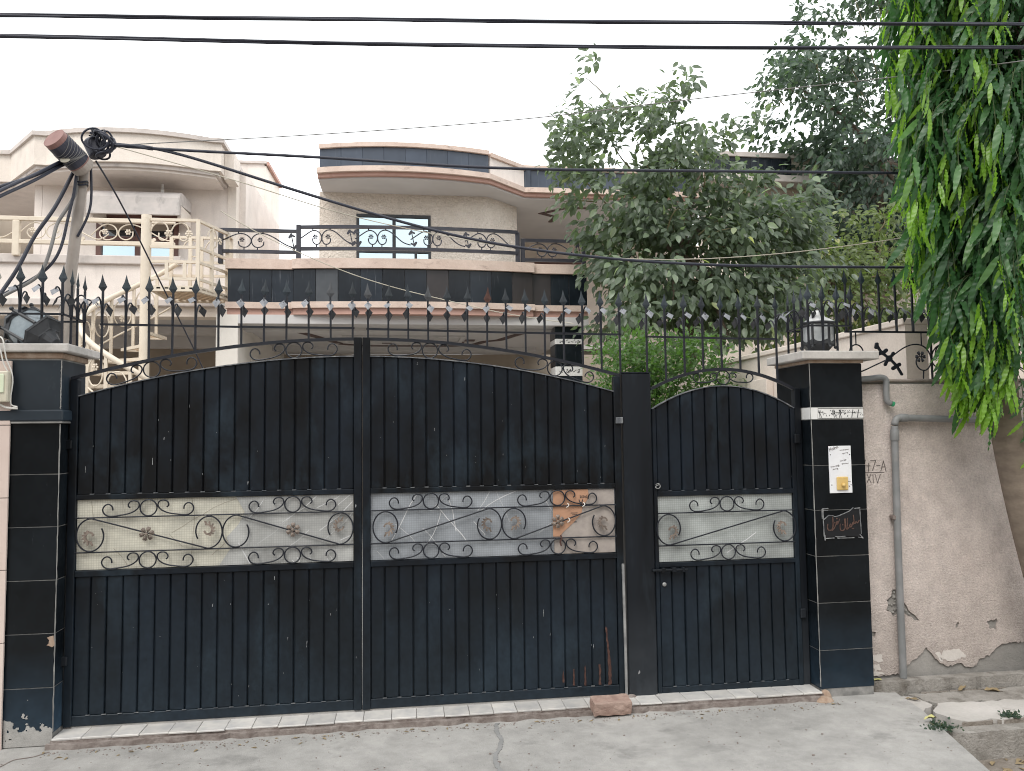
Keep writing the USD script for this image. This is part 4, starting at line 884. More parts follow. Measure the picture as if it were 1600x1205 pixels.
LW = thing('boundary_wall', 'strip of beige panelled wall at the left edge beside the pillar', 'wall')
obj('wall', bx(-6.2, -2.2, -.118, .2, -.2, 2.04), 'grout', LW)
zz = [-.1, .515, .902, 1.29, 1.685, 2.04]
for a, b in zip(zz[:-1], zz[1:]):
    obj('stone_panel', bx(-2.85, -2.136, -.132, -.1185, a + .002, b - .002, .0015), 'stone_panel', LW); obj('stone_panel', bx(-3.6, -2.853, -.132, -.1185, a + .002, b - .002, .0015), 'stone_panel', LW)
MB_ = thing('electric_box', 'small cream electric box with trailing white wires at the left edge', 'electric box')
obj('housing', bx(-2.27, -2.128, -.185, -.1325, 1.81, 1.978, .006), 'box_plastic', MB_)
obj('cover', bx(-2.25, -2.145, -.192, -.1855, 1.86, 1.962, .003), 'box_face', MB_)
obj('wire', tube(cubic([(-2.20, -.14, 2.17), (-2.165, -.17, 2.15), (-2.15, -.16, 2.05), (-2.13, -.15, 1.99), (-2.12, -.15, 1.90), (-2.125, -.15, 1.80), (-2.09, -.155, 1.785)], 40), .004, 6), 'cable_white', MB_, smooth=True)
obj('wire', tube(cubic([(-2.24, -.15, 2.14), (-2.19, -.17, 2.13), (-2.165, -.16, 2.03), (-2.14, -.15, 1.97)], 30), .004, 6), 'cable_white', MB_, smooth=True)
obj('wire', tube(cubic([(-2.19, -.15, 1.81), (-2.15, -.155, 1.783), (-2.09, -.15, 1.776)], 20), .006, 6), 'cable_white', MB_, smooth=True)

def pipe(label, runs, r=.024, extra=None):
    P = thing('water_pipe', label, 'pipe')
    for q in runs: obj('pipe', tube(q, r, 12), 'pvc', P, smooth=True)
    return P
wp = pipe('grey water pipe bent down beside the right pillar, green stub end', [cubic([(2.905, -.035, 1.93), (3.0, -.04, 1.935), (3.085, -.04, 1.942), (3.112, -.04, 1.925), (3.113, -.04, 1.87), (3.112, -.04, 1.81), (3.118, -.04, 1.785), (3.14, -.04, 1.772)], 40)], .019)
obj('green_plug', tube([(3.135, -.04, 1.774), (3.16, -.042, 1.766)], .0175, 10), 'pvc_green', wp)
wp = pipe('long grey drain pipe running along the pink wall and down to the ledge', [cubic([(4.7, -.04, 1.635), (4.097, -.04, 1.650), (3.5, -.04, 1.668), (3.22, -.04, 1.678), (3.175, -.04, 1.67), (3.160, -.04, 1.63)], 40), [(3.160, -.04, 1.625), (3.156, -.04, 1.50), (3.150, -.035, .784), (3.149, -.035, .02)]], .022)
obj('socket', tube([(3.159, -.04, 1.60), (3.157, -.04, 1.53)], .027, 12), 'pvc', wp, smooth=True); obj('socket', tube([(3.25, -.04, 1.677), (3.20, -.04, 1.678)], .0265, 12), 'pvc', wp, smooth=True)
obj('pipe_clip', bx(3.118, 3.150, -.05, .0, 1.02, 1.05, .006), 'mortar_brown', wp)

PB = thing('paving_brick', 'reddish brown brick lying against the foot of the gate', 'brick')
bk = trimesh.creation.box((.232, .105, .075)).subdivide().subdivide().subdivide()
v = np.array(bk.vertices); nn = np.sign(v) * (np.abs(v) > np.array([.1, .045, .03])); v *= 1 - .05 * (np.abs(v / np.array([.116, .0525, .0375])) ** 8).sum(1, keepdims=True) / 3
v += (meshkit.noise(v * 45)[:, None] - .5) * .010
obj('brick', moved((v, np.array(bk.faces)), (1.190, -.175, .012), rot([0, 0, 1], 4) @ rot([0, 1, 0], 1.5) @ rot([1, 0, 0], 10)), 'brick_clay', PB, smooth=False)

# ------------------------------------------------------------------ main house
def arcpts(x0, x1, y, bow, n=14):
    xs = np.linspace(x0, x1, n); m, h = (x0 + x1) / 2, (x1 - x0) / 2
    return [(x, y - bow * (1 - ((x - m) / h) ** 2)) for x in xs]
H = thing('main_house', 'pale two storey house with black tiled porch behind the gate', 'house')
def front(x0, x1, y, bow, back): return Polygon(arcpts(x0, x1, y, bow) + [(x1, back), (x0, back)])
# porch roof: three lengths of parapet, the middle one bowed forward
segs = [(-2.35, -1.485, 6.06, 0.0), (-1.48, 1.80, 6.0, .12), (1.805, 2.60, 6.07, 0.0)]
for x0, x1, y, bo_ in segs:
    obj('parapet_wall', prism(front(x0, x1, y + .012, bo_, y + .16), 3.42, 3.875), 'grout', H)
    obj('coping', prism(front(x0 - .02, x1 + .02, y - .05, bo_, y + .22), 3.8755, 4.01), 'pink_coping', H)
    obj('porch_lip', prism(front(x0 - .02, x1 + .02, y - .06, bo_, y + .5), 3.335, 3.4195), 'pink_coping', H)
    obj('porch_moulding', prism(front(x0, x1, y - .025, bo_, y + .45), 3.25, 3.3345), 'pink_trim', H)
    n = round((x1 - x0) / .29); w = (x1 - x0) / n
    ap = arcpts(x0, x1, y, bo_, n + 1)
    for k in range(n):
        (xa, ya), (xb, yb) = ap[k], ap[k + 1]; L_ = math.hypot(xb - xa, yb - ya); a = math.degrees(math.atan2(yb - ya, xb - xa))
        mt = 'parapet_tile'
        if x0 < -1 and x1 > 0: mt = {1: 'parapet_tile_pale', 6: 'parapet_tile_brown', 10: 'parapet_tile_brown'}.get(k, mt)
        if x0 > 1 and k == 0: mt = 'parapet_tile_brown'
        obj('parapet_tile', moved(bx(.003, L_ - .003, -.006, .010, 3.4225, 3.8725, .002), (xa, ya, 0), rot([0, 0, 1], a)), mt, H)
obj('porch_ceiling', bx(-2.2, 2.6, 6.0, 9.98, 3.13, 3.2495), 'ceiling', H)
obj('porch_beam', bx(-2.2, 2.6, 6.35, 6.6, 3.085, 3.1295), 'ceiling', H); obj('porch_beam', bx(-2.2, 2.3, 8.7, 8.95, 3.06, 3.1295), 'ceiling', H)
def ceil_band(pts, w, z=3.1295): return prism(LineString(pts).buffer(w / 2, join_style=2, cap_style=2), z - .008, z - .001)
for q in ([(-1.55, 6.7), (-1.05, 8.2)], [(1.15, 8.4), (1.30, 7.9), (1.52, 7.7), (1.78, 6.75)], [(-1.05, 8.3), (-.6, 8.55), (.8, 8.55), (1.1, 8.4)], [(-1.5, 6.68), (1.75, 6.72)]): obj('ceiling_groove', ceil_band(q, .13), 'groove', H)
for x, y in ((-.28, 8.1), (1.05, 7.75), (.9, 8.05)): obj('ceiling_groove', bx(x - .08, x + .08, y - .1, y + .1, 3.12, 3.1285), 'groove', H)
for q in ([(-.9, 7.2), (.9, 7.2), (.9, 7.9), (-.9, 7.9), (-.9, 7.2)], [(-.5, 7.4), (.5, 7.4), (.5, 7.7), (-.5, 7.7), (-.5, 7.4)]): obj('ceiling_moulding', prism(LineString(q).buffer(.03, join_style=2), 3.105, 3.129), 'ceiling', H)
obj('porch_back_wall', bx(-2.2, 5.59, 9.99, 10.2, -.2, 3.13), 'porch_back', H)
obj('porch_door', bx(1.1, 1.9, 9.95, 9.9895, -.02, 2.6), 'brown_frame', H)
obj('porch_side_wall', bx(-2.48, -2.2, 6.0, 10.2, -.2, 3.248), 'porch_cream', H)
pc = obj('porch_column', bx(2.145, 2.515, 6.115, 6.49, -.2, 3.249), 'grout', H)
zc = -.05; 
for i, (a, b, mt) in enumerate(((1.6, 2.0, 'parapet_tile'), (2.0, 2.42, 'parapet_tile'), (2.42, 2.56, 'white_tile'), (2.56, 2.875, 'parapet_tile'), (2.875, 2.955, 'white_tile'), (2.955, 3.245, 'parapet_tile'))):
    obj('column_tile', bx(2.14, 2.52, 6.1, 6.1145, a + .003, b - .003, .002), mt, H); obj('column_side_tile', bx(2.13, 2.1445, 6.106, 6.49, a + .003, b - .003, .002), mt, H)
    if mt == 'white_tile':
        rr = random.Random(i); o = [Polygon([(x, z), (x + rr.uniform(.005, .02), z + rr.uniform(-.012, .012)), (x + rr.uniform(.0, .02), z + rr.uniform(.004, .016))]).buffer(.002) for x, z in ((2.18 + rr.uniform(0, .3), (a + b) / 2 + rr.uniform(-.02, .02)) for k in range(26))]
        obj('column_print', extr(unary_union(o), 6.0975, 6.0995), 'ink', H)
# upper storey
wallp = Polygon([(-1.57, 10), (1.60, 10), (2.27, 10.62), (2.27, 15), (-1.57, 15)])
win = (-.885, .512, 4.55, 5.80)
wl_ = [prism(Polygon([(-1.57, 10), (win[0], 10), (win[0], 10.3), (-1.57, 10.3)]), 3.2, 6.2), prism(Polygon([(win[1], 10), (1.60, 10), (1.60, 10.3), (win[1], 10.3)]), 3.2, 6.2),
       bx(win[0], win[1], 10, 10.3, win[3], 6.2), bx(win[0], win[1], 10, 10.3, 3.2, win[2])]
obj('upper_wall', wl_, 'house_plaster', H)
obj('angled_wall', prism([(1.6005, 10.0), (2.27, 10.62), (2.27, 15), (2.0, 15), (2.0, 10.6), (1.6005, 10.3)], 3.2, 6.2), 'house_plaster', H)
obj('left_flank_wall', bx(-1.57, -1.3, 10.3005, 15, 3.2, 6.2), 'house_smooth', H)
wn = obj('window', [bx(win[0], win[0] + .05, 9.985, 10.06, win[2], win[3]), bx(win[1] - .05, win[1], 9.985, 10.06, win[2], win[3]), bx(win[0] + .05, win[1] - .05, 9.985, 10.06, win[3] - .05, win[3]), bx(win[0] + .05, win[1] - .05, 9.985, 10.06, win[2], win[2] + .05),
     bx(-.215, -.15, 9.987, 10.06, win[2] + .05, win[3] - .05), bx(win[0] + .05, -.215, 9.99, 10.06, 5.07, 5.15), bx(-.15, win[1] - .05, 9.99, 10.06, 5.07, 5.15), bx(.20, .25, 9.991, 10.06, win[2] + .05, 5.07)], 'dark_frame', H)
for a, b, c, d_ in ((win[0] + .051, -.216, win[2] + .051, 5.069), (win[0] + .051, -.216, 5.151, win[3] - .051), (-.149, .199, win[2] + .051, 5.069), (.251, win[1] - .051, win[2] + .051, 5.069), (-.149, win[1] - .051, 5.151, win[3] - .051)):
    obj('pane', bx(a, b, 10.03, 10.036, c, d_), 'window_glass', wn)
obj('window_backing', bx(win[0], win[1], 10.2, 10.25, win[2], win[3]), 'groove', H)
# roof slab of the bowed bay, its angled return and the recessed wing
def roofpoly(off, back=15.0):
    a = arcpts(-1.52 - off * .1, 1.57, 9.30 - off, .24, 16)
    return Polygon(a + [(2.33 + off * .15, 10.02 - off * .7), (2.45 + off * .2, 10.02 - off), (6.2, 10.02 - off), (6.2, back), (-1.52 - off * .1, back)])
obj('roof_soffit', prism(roofpoly(-.05), 6.2005, 6.235), 'ceiling', H)
obj('roof_moulding', prism(roofpoly(.03), 6.2355, 6.30), 'pink_trim', H)
obj('roof_lip', prism(roofpoly(.10), 6.3005, 6.395), 'pink_coping', H)
A = arcpts(-1.5, 1.57, 9.40, .24, 9)
for (xa, ya), (xb, yb) in zip(A[:-1], A[1:]):
    L_ = math.hypot(xb - xa, yb - ya); a = math.degrees(math.atan2(yb - ya, xb - xa))
    obj('roof_tile', moved(bx(.002, L_ - .002, 0, .12, 6.3955, 6.80, .002), (xa, ya, 0), rot([0, 0, 1], a)), 'roof_tile', H)
    obj('roof_coping', moved(bx(-.004, L_ + .004, -.05, .2, 6.8005, 6.88, .004), (xa, ya, 0), rot([0, 0, 1], a)), 'pink_coping', H)
ang = math.degrees(math.atan2(.66, .76))
an0 = obj('angled_fascia', moved(bx(.03, 1.0, 0, .12, 6.3955, 6.77, .002), (1.585, 9.40, 0), rot([0, 0, 1], ang)), 'neighbour_smooth', H)
obj('angled_coping', moved(bx(.0, 1.0, -.05, .2, 6.7705, 6.85, .004), (1.60, 9.42, 0), rot([0, 0, 1], ang)), 'pink_coping', H)
obj('corner_post', bx(2.33, 2.48, 10.08, 10.25, 6.3955, 6.80, .01), 'roof_tile', H)
for k in range(9): obj('roof_tile', bx(2.485 + k * .42, 2.485 + k * .42 + .417, 10.12, 10.25, 6.3955, 6.79, .002), 'roof_tile', H)
obj('roof_coping', bx(2.33, 6.2, 10.06, 10.32, 6.8005, 6.88, .004), 'pink_coping', H)
obj('roof_deck', prism(Polygon([(-1.4, 9.7), (1.5, 9.7), (2.3, 10.3), (6.2, 10.3), (6.2, 15), (-1.4, 15)]), 6.3955, 6.45), 'ceiling', H)
for q in ([(3.9, 10.55), (3.3, 10.55), (3.1, 10.75), (2.85, 11.0), (3.2, 11.25), (3.15, 11.6)],): obj('soffit_groove', prism(LineString(q).buffer(.05, join_style=2), 6.188, 6.1995), 'groove', H)
obj('recessed_wall', bx(2.27, 9.0, 13.4, 13.7, -.2, 6.2), 'house_smooth', H)
lt = obj('lattice_door', [bx(2.75, 4.3, 13.33, 13.395, 5.45, 5.75), bx(2.75, 2.9, 13.33, 13.395, 4.2, 5.45), bx(3.45, 3.6, 13.33, 13.395, 4.2, 5.45), bx(4.15, 4.3, 13.33, 13.395, 4.2, 5.45)], 'brown_frame', H)
o = []
for x0, x1 in ((2.9, 3.45), (3.6, 4.15)):
    clip = Polygon([(x0, 4.2), (x1, 4.2), (x1, 5.45), (x0, 5.45)]); ln = []
    for k in range(-14, 20): ln += [LineString([(x0 + k * .11, 4.2), (x0 + k * .11 + 1.25, 5.45)]).buffer(.018), LineString([(x0 + k * .11, 5.45), (x0 + k * .11 + 1.25, 4.2)]).buffer(.018)]
    o.append(extr(unary_union(ln).intersection(clip), 13.35, 13.38))
    obj('lattice_backing', bx(x0, x1, 13.383, 13.39, 4.2, 5.45), 'cable_white', lt)
obj('lattice', o, 'dark_frame', lt)
obj('porch_roof_deck', prism([(-2.35, 6.2), (2.6, 6.2), (2.6, 9.99), (6, 10.2), (6, 13.4), (2.27, 13.4), (2.27, 10.7), (1.6, 9.99), (-2.35, 9.99)], 3.2505, 3.33), 'concrete_pale', H)

# black balcony railing on the porch roof
BR = thing('balcony_railing', 'black iron balcony railing with flowers above the black porch tiles', 'railing')
runs = [((-2.50, 6.22), (-1.45, 6.22), 4.155, 4.45), ((-1.43, 6.18), (1.62, 6.18), 4.195, 4.50), ((1.70, 6.24), (2.60, 6.24), 4.115, 4.40)]
for k, ((xa, ya), (xb, yb), zl2, zu2) in enumerate(runs):
    bow = .11 if k == 1 else 0
    pa = arcpts(xa, xb, ya, bow, 12)
    for z in (zl2, zu2): obj('rail', sweep_rect([(x, y, z) for x, y in pa], .045, .04), 'rail_black', BR)
    def yb_(x):
        m, h = (xa + xb) / 2, (xb - xa) / 2; return ya - bow * (1 - ((x - m) / h) ** 2)
    n = max(1, round((xb - xa) / .76)); w = (xb - xa) / n; H_ = zu2 - zl2
    for i in range(n):
        x0 = xa + i * w; mz = (zl2 + zu2) / 2
        f_ = lambda pts: [(x0 + u * w, yb_(x0 + u * w), zl2 + t * H_) for u, t in pts]
        obj('scroll', tube(cubic(f_([(-.0, .45), (.12, .66), (.25, .84), (.34, .78), (.40, .55), (.37, .28), (.31, .20), (.25, .30), (.24, .48)]), 40), .0085, 6), 'rail_black', BR, smooth=True)
        obj('scroll', tube(cubic(f_([(.56, .48), (.55, .30), (.49, .20), (.43, .28), (.405, .55), (.46, .80), (.56, .86), (.70, .66), (.86, .32), (1.0, .2)]), 44), .0085, 6), 'rail_black', BR, smooth=True)
        for u, t in ((.285, .55), (.515, .55)):
            q = f_([(u, t)])[0]; obj('flower', flower(q[0], q[2], .036, q[1] - .012, 6), 'rail_black', BR)
        q = f_([(.04 if i else .93, .5)])[0]
        le = unary_union([LineString([(-.02, .10), (0, 0), (.02, -.10)]).buffer(.007), LineString([(-.02, .10), (-.045, .06)]).buffer(.016), LineString([(-.015, .09), (.02, .075)]).buffer(.012), LineString([(.02, -.10), (.045, -.06)]).buffer(.016), LineString([(.015, -.09), (-.02, -.075)]).buffer(.012)])
        obj('leaf_ornament', extr(affinity.translate(le, q[0], q[2]), q[1] - .012, q[1] - .002), 'rail_black', BR)
        obj('stem', [tube([(*f_([(u, a)])[0],), (*f_([(u, b)])[0],)], .008, 6) for u, a, b in ((.24, .84, 1.0), (.55, .86, 1.0), (.31, 0, .2), (.48, 0, .2))], 'rail_black', BR)
for x, y, z0, z1 in ((-1.44, 6.18, 4.0, 4.53), (1.62, 6.2, 3.95, 4.50), (1.70, 6.24, 3.95, 4.42), (2.60, 6.24, 3.95, 4.44), (-2.48, 6.22, 3.98, 4.47)):
    obj('post', bx(x - .03, x + .03, y - .03, y + .03, z0, z1, .004), 'rail_black', BR)

# ------------------------------------------------------------------ neighbour on the left
NB = thing('neighbour_house', 'cream two storey house with curved roof parapet at far left', 'house')
obj('upper_wall', [bx(-5.98, -5.12, 9, 9.25, 4.0, 6.05), bx(-3.80, -2.94, 9, 9.25, 4.0, 6.05), bx(-5.12, -3.80, 9, 9.25, 5.42, 6.05), bx(-5.12, -3.80, 9, 9.25, 4.0, 4.5)], 'neighbour_smooth', NB)
obj('side_wall', bx(-3.0, -2.86, 8.99, 9.28, 3.4, 6.45), 'neighbour_plaster', NB); obj('flank_wall', bx(-2.96, -2.76, 9.281, 13, 3.4, 6.3), 'neighbour_smooth', NB)
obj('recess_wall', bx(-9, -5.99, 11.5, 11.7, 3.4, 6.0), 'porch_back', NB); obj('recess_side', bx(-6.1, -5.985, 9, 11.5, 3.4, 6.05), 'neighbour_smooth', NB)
par = arcpts(-5.78, -2.96, 8.34, .36, 18)
def parp(off): return Polygon([(-9, 9.22 - off), (-6.57, 9.18 - off)] + [(-5.79 - off * .3, 8.24 - off)] + [(x, y - off) for x, y in par[1:-1]] + [(-2.96 + off, 8.28 - off), (-2.96 + off, 11), (-9, 11)])
obj('roof_parapet', prism(parp(0).difference(parp(-.16)), 5.96, 6.42), 'neighbour_plaster', NB)
obj('roof_coping', prism(parp(.05).difference(parp(-.22)), 6.4205, 6.49), 'neighbour_cap', NB)
obj('eave_fillet', prism(parp(-.05), 5.90, 5.9595), 'neighbour_cap', NB)
obj('eave_soffit', prism(parp(-.1), 5.86, 5.8995), 'neighbour_smooth', NB)
obj('parapet_end', bx(-2.955, -2.80, 8.5, 8.9, 5.9, 6.36), 'neighbour_plaster', NB)
# drip window hood
hp = Polygon([(9.0, 5.62), (8.42, 5.62), (8.34, 5.57), (8.30, 5.50), (8.30, 5.22), (8.36, 5.22), (8.36, 5.40), (9.0, 5.45)])
hm = trimesh.creation.extrude_polygon(hp, 1.42, engine='earcut'); hv = np.array(hm.vertices); hv = np.stack([-5.02 + hv[:, 2], hv[:, 0], hv[:, 1]], 1)
obj('window_hood', (hv, np.array(hm.faces)), 'sunshade', NB)
for x in (-5.02, -3.66): obj('hood_bracket', prism([(x, 8.4), (x + .06, 8.4), (x + .06, 8.995), (x, 8.995)], 5.18, 5.40), 'neighbour_plaster', NB)
wn = obj('window', [bx(-5.12, -5.04, 8.98, 9.08, 4.5, 5.42), bx(-3.88, -3.80, 8.98, 9.08, 4.5, 5.42), bx(-5.04, -3.88, 8.98, 9.08, 5.34, 5.42), bx(-4.50, -4.42, 8.98, 9.08, 4.5, 5.34), bx(-5.04, -4.5, 8.985, 9.08, 4.95, 5.02), bx(-4.42, -3.88, 8.985, 9.08, 4.95, 5.02)], 'brown_frame', NB)
for a, b in ((-5.038, -4.502), (-4.418, -3.882)):
    obj('pane', bx(a, b, 9.03, 9.036, 4.5, 4.949), 'window_glass', wn); obj('pane', bx(a, b, 9.03, 9.036, 5.021, 5.339), 'pane_sky', wn)
obj('blind', [bx(-5.0, -4.53, 9.01, 9.025, 5.13, 5.28), bx(-4.40, -3.92, 9.01, 9.025, 5.13, 5.28)], 'porch_back', wn)
bp = thing_part = obj('bulb_holder', tube([(-4.0, 8.75, 5.86), (-4.0, 8.75, 5.79)], .022, 8), 'bulb', NB, smooth=True)
obj('bulb', moved(trimesh.creation.icosphere(2, 1), (-4.0, 8.75, 5.75), np.diag([.03, .03, .045])), 'bulb', bp, smooth=True)
obj('balcony_wall', bx(-9, -2.72, 7.0, 7.15, 3.6, 4.11), 'neighbour_smooth', NB); obj('balcony_coping', bx(-9, -3.2, 6.95, 7.2, 4.1105, 4.235, .01), 'neighbour_cap', NB)
obj('balcony_ledge', bx(-9, -2.70, 6.9, 7.3, 3.5, 3.599, .01), 'neighbour_cap', NB); obj('balcony_beam', bx(-9, -2.50, 6.98, 7.3, 3.36, 3.4995), 'neighbour_plaster', NB)
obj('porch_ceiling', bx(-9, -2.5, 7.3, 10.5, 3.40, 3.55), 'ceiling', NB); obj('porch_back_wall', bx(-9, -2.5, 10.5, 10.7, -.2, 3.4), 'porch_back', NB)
obj('ceiling_beam', bx(-9, -2.5, 8.4, 8.6, 3.3, 3.399), 'ceiling', NB); obj('ceiling_beam', bx(-9, -2.5, 9.6, 9.8, 3.2, 3.399), 'ceiling', NB)
obj('balcony_floor', bx(-9, -2.7, 7.15, 9.0, 3.6, 3.7), 'concrete_pale', NB)
o = []
for k in range(-6, 14):
    o += [LineString([(-7.6 + k * .11, 4.2), (-7.6 + k * .11 + .7, 4.9)]).buffer(.016), LineString([(-7.6 + k * .11, 4.9), (-7.6 + k * .11 + .7, 4.2)]).buffer(.016)]
obj('lattice', extr(unary_union(o).intersection(Polygon([(-7.6, 4.2), (-6.1, 4.2), (-6.1, 4.9), (-7.6, 4.9)])), 11.45, 11.47), 'dark_frame', NB)
obj('lattice_backing', bx(-7.6, -6.1, 11.475, 11.49, 4.2, 4.9), 'cable_white', NB); obj('door_head', bx(-7.6, -6.1, 11.44, 11.49, 4.9, 5.25), 'brown_frame', NB)

RH = thing('rear_house', 'pale stepped house end with sloping coping between the two houses', 'house')
obj('wall', bx(-3.9, -3.1, 13.02, 13.3, 3, 7.74), 'neighbour_smooth', RH); obj('end_wall', prism([(-3.0995, 13.02), (-3.06, 13.02), (-3.02, 14.6), (-3.4, 14.6)], 3, 7.70), 'neighbour_plaster', RH)
obj('coping', bx(-3.95, -3.04, 12.97, 13.35, 7.7405, 7.80, .005), 'neighbour_cap', RH); obj('end_coping', prism([(-3.039, 12.97), (-2.99, 12.97), (-2.95, 14.6), (-3.35, 14.6), (-3.2, 13.36), (-3.039, 13.36)], 7.7005, 7.78), 'pink_trim', RH)
obj('hood', prism([(-3.25, 12.6), (-3.02, 12.6), (-2.98, 14.2), (-3.25, 14.2)], 6.6, 6.68), 'sunshade', RH); obj('hood_skirt', prism([(-3.05, 12.6), (-3.02, 12.6), (-2.98, 14.2), (-3.01, 14.2)], 6.4, 6.5995), 'sunshade', RH)
obj('sloping_wall', extr(Polygon([(-3.9, 3), (-2.45, 3), (-2.9, 5.6), (-3.5, 7.0), (-3.9, 7.4)]), 12.4, 12.5), 'neighbour_plaster', RH)

WG = thing('right_house', 'cream house with black roof band half hidden behind the trees', 'house')
obj('wall', bx(5.6, 18, 9.0, 9.3, -.2, 6.2), 'house_smooth', WG); obj('roof_lip', bx(5.5, 18, 8.55, 9.4, 6.2005, 6.33, .01), 'neighbour_cap', WG)
for k in range(4): obj('roof_tile', bx(5.6 + k * .4, 5.6 + k * .4 + .397, 8.7, 8.85, 6.3305, 6.69, .002), 'parapet_tile', WG)
obj('parapet', bx(7.205, 18, 8.72, 8.9, 6.3305, 6.69), 'house_smooth', WG); obj('parapet_back', bx(5.6, 7.2, 8.86, 8.9, 6.3305, 6.69), 'house_smooth', WG); obj('coping', bx(5.5, 18, 8.66, 8.95, 6.6905, 6.78, .005), 'neighbour_cap', WG)
obj('pier', bx(7.2, 7.45, 8.94, 8.999, 3.0, 6.2), 'pink_coping', WG)
w2 = obj('window', bx(8.0, 9.3, 8.96, 8.999, 4.2, 5.4), 'brown_frame', WG); obj('pane', bx(8.1, 9.2, 8.95, 8.959, 4.3, 5.3), 'window_glass', w2)

# cream balcony railing of the neighbour
NR = thing('balcony_railing', 'cream iron balcony railing with vine scrolls on the left house', 'railing')
for z in (4.40, 4.73): obj('rail', bx(-9, -3.28, 6.90, 6.96, z - .03, z + .03, .006), 'cream_metal', NR)
for x in (-8.2, -6.8, -5.405): obj('post', bx(x - .045, x + .045, 6.895, 6.965, 4.2, 4.70, .006), 'cream_metal', NR)
for i, x0 in enumerate((-6.95, -5.38, -4.42)):
    w = 1.2 if i else 1.5
    f_ = lambda pts: [(x0 + u * w, 6.93, 4.43 + t * .27) for u, t in pts]
    obj('scroll', tube(cubic(f_([(-.0, .30), (.10, .75), (.18, .92), (.27, .75), (.29, .35), (.22, .10), (.12, .18), (.10, .5), (.17, .62)]), 36), .009, 6), 'cream_metal', NR, smooth=True)
    obj('scroll', tube(cubic(f_([(.47, .55), (.46, .25), (.38, .10), (.31, .35), (.34, .75), (.45, .93), (.60, .7), (.78, .25), (.9, .10), (1.0, .4)]), 40), .009, 6), 'cream_metal', NR, smooth=True)
    for u, t in ((.16, .5), (.42, .5)):
        q = f_([(u, t)])[0]; obj('flower', flower(q[0], q[2], .045, 6.915, 6), 'cream_metal', NR)
    q = f_([(.66, .5)])[0]
    le = unary_union([LineString([(-.03, .14), (0, 0), (.03, -.14)]).buffer(.012), LineString([(-.03, .13), (-.07, .1)]).buffer(.022), LineString([(-.02, .12), (.04, .11)]).buffer(.016), LineString([(.03, -.13), (.07, -.1)]).buffer(.022), LineString([(.02, -.12), (-.04, -.11)]).buffer(.016)])
    obj('leaf_ornament', extr(affinity.translate(le, q[0], q[2]), 6.91, 6.93), 'cream_metal', NR)

# spiral staircase
SS = thing('spiral_staircase', 'cream iron spiral staircase with vine railing beside the left house', 'staircase')
cx, cyy = -3.26, 5.62
obj('centre_post', tube([(cx, cyy, -.2), (cx, cyy, 2.2), (cx, cyy, 4.46)], .062, 16), 'cream_metal', SS, smooth=True)
def hz(a): return 3.17 - .70 * (a - 180) / 90
def hp_(a, rr=.72, dz=0): t = math.radians(a); return (cx + rr * math.cos(t), cyy + rr * math.sin(t), hz(a) + dz)
obj('handrail', tube([hp_(a) for a in np.linspace(75, 520, 90)], .034, 10), 'cream_metal', SS, smooth=True)
obj('lower_rail', tube([hp_(a, .72, -.55) for a in np.linspace(75, 520, 90)], .012, 6), 'cream_metal', SS, smooth=True)
for k in range(20):
    a = 85 + k * 22.5
    t0, t1 = math.radians(a), math.radians(a + 23)
    z = hz(a + 11) - .86
    if z < -.2: break
    poly = [(cx + .05 * math.cos(t0), cyy + .05 * math.sin(t0)), (cx + .72 * math.cos(t0), cyy + .72 * math.sin(t0)), (cx + .72 * math.cos((t0 + t1) / 2), cyy + .72 * math.sin((t0 + t1) / 2)), (cx + .72 * math.cos(t1), cyy + .72 * math.sin(t1)), (cx + .05 * math.cos(t1), cyy + .05 * math.sin(t1))]
    P_ = Polygon(poly)
    obj('tread', prism(P_.difference(P_.buffer(-.035)) if P_.buffer(-.035).area > .01 else P_, z - .02, z + .02), 'cream_metal', SS)
    sl = [LineString([(cx + q * .1 * math.cos((t0 + t1) / 2) , cyy + q * .1 * math.sin((t0 + t1) / 2)), (cx + q * .1 * math.cos((t0 + t1) / 2) + .25 * -math.sin(t0), cyy + q * .1 * math.sin((t0 + t1) / 2) + .25 * math.cos(t0))]).buffer(.012) for q in range(1, 8)] + [LineString([(cx + q * .1 * math.cos((t0 + t1) / 2), cyy + q * .1 * math.sin((t0 + t1) / 2)), (cx + q * .1 * math.cos((t0 + t1) / 2) - .25 * -math.sin(t0), cyy + q * .1 * math.sin((t0 + t1) / 2) - .25 * math.cos(t0))]).buffer(.012) for q in range(1, 8)]
    obj('tread_mesh', prism(unary_union(sl).intersection(P_.buffer(-.036)), z - .006, z + .006), 'cream_mesh', SS)
    b = hp_(a + 11)
    obj('baluster', bx(b[0] - .017, b[0] + .017, b[1] - .017, b[1] + .017, z, b[2]), 'cream_metal', SS)
    m = hp_(a + 22, .72, -.29); tn = math.degrees(math.atan2(math.cos(t1), -math.sin(t1)))
    th_ = np.linspace(0, 2 * math.pi, 22, endpoint=False); rg = tube(np.stack([.115 * np.cos(th_), 0 * th_, .17 * np.sin(th_)], 1), .009, 6, closed=True)
    obj('scroll', moved(rg, m, rot([0, 0, 1], tn)), 'cream_metal', SS, smooth=True)
    obj('flower', moved(cat(flower(0, 0, .05, 0, 6)), (m[0] + rng.uniform(-.03, .03), m[1] - .01, m[2] + rng.uniform(-.08, .08)), rot([0, 0, 1], tn)), 'cream_metal', SS)
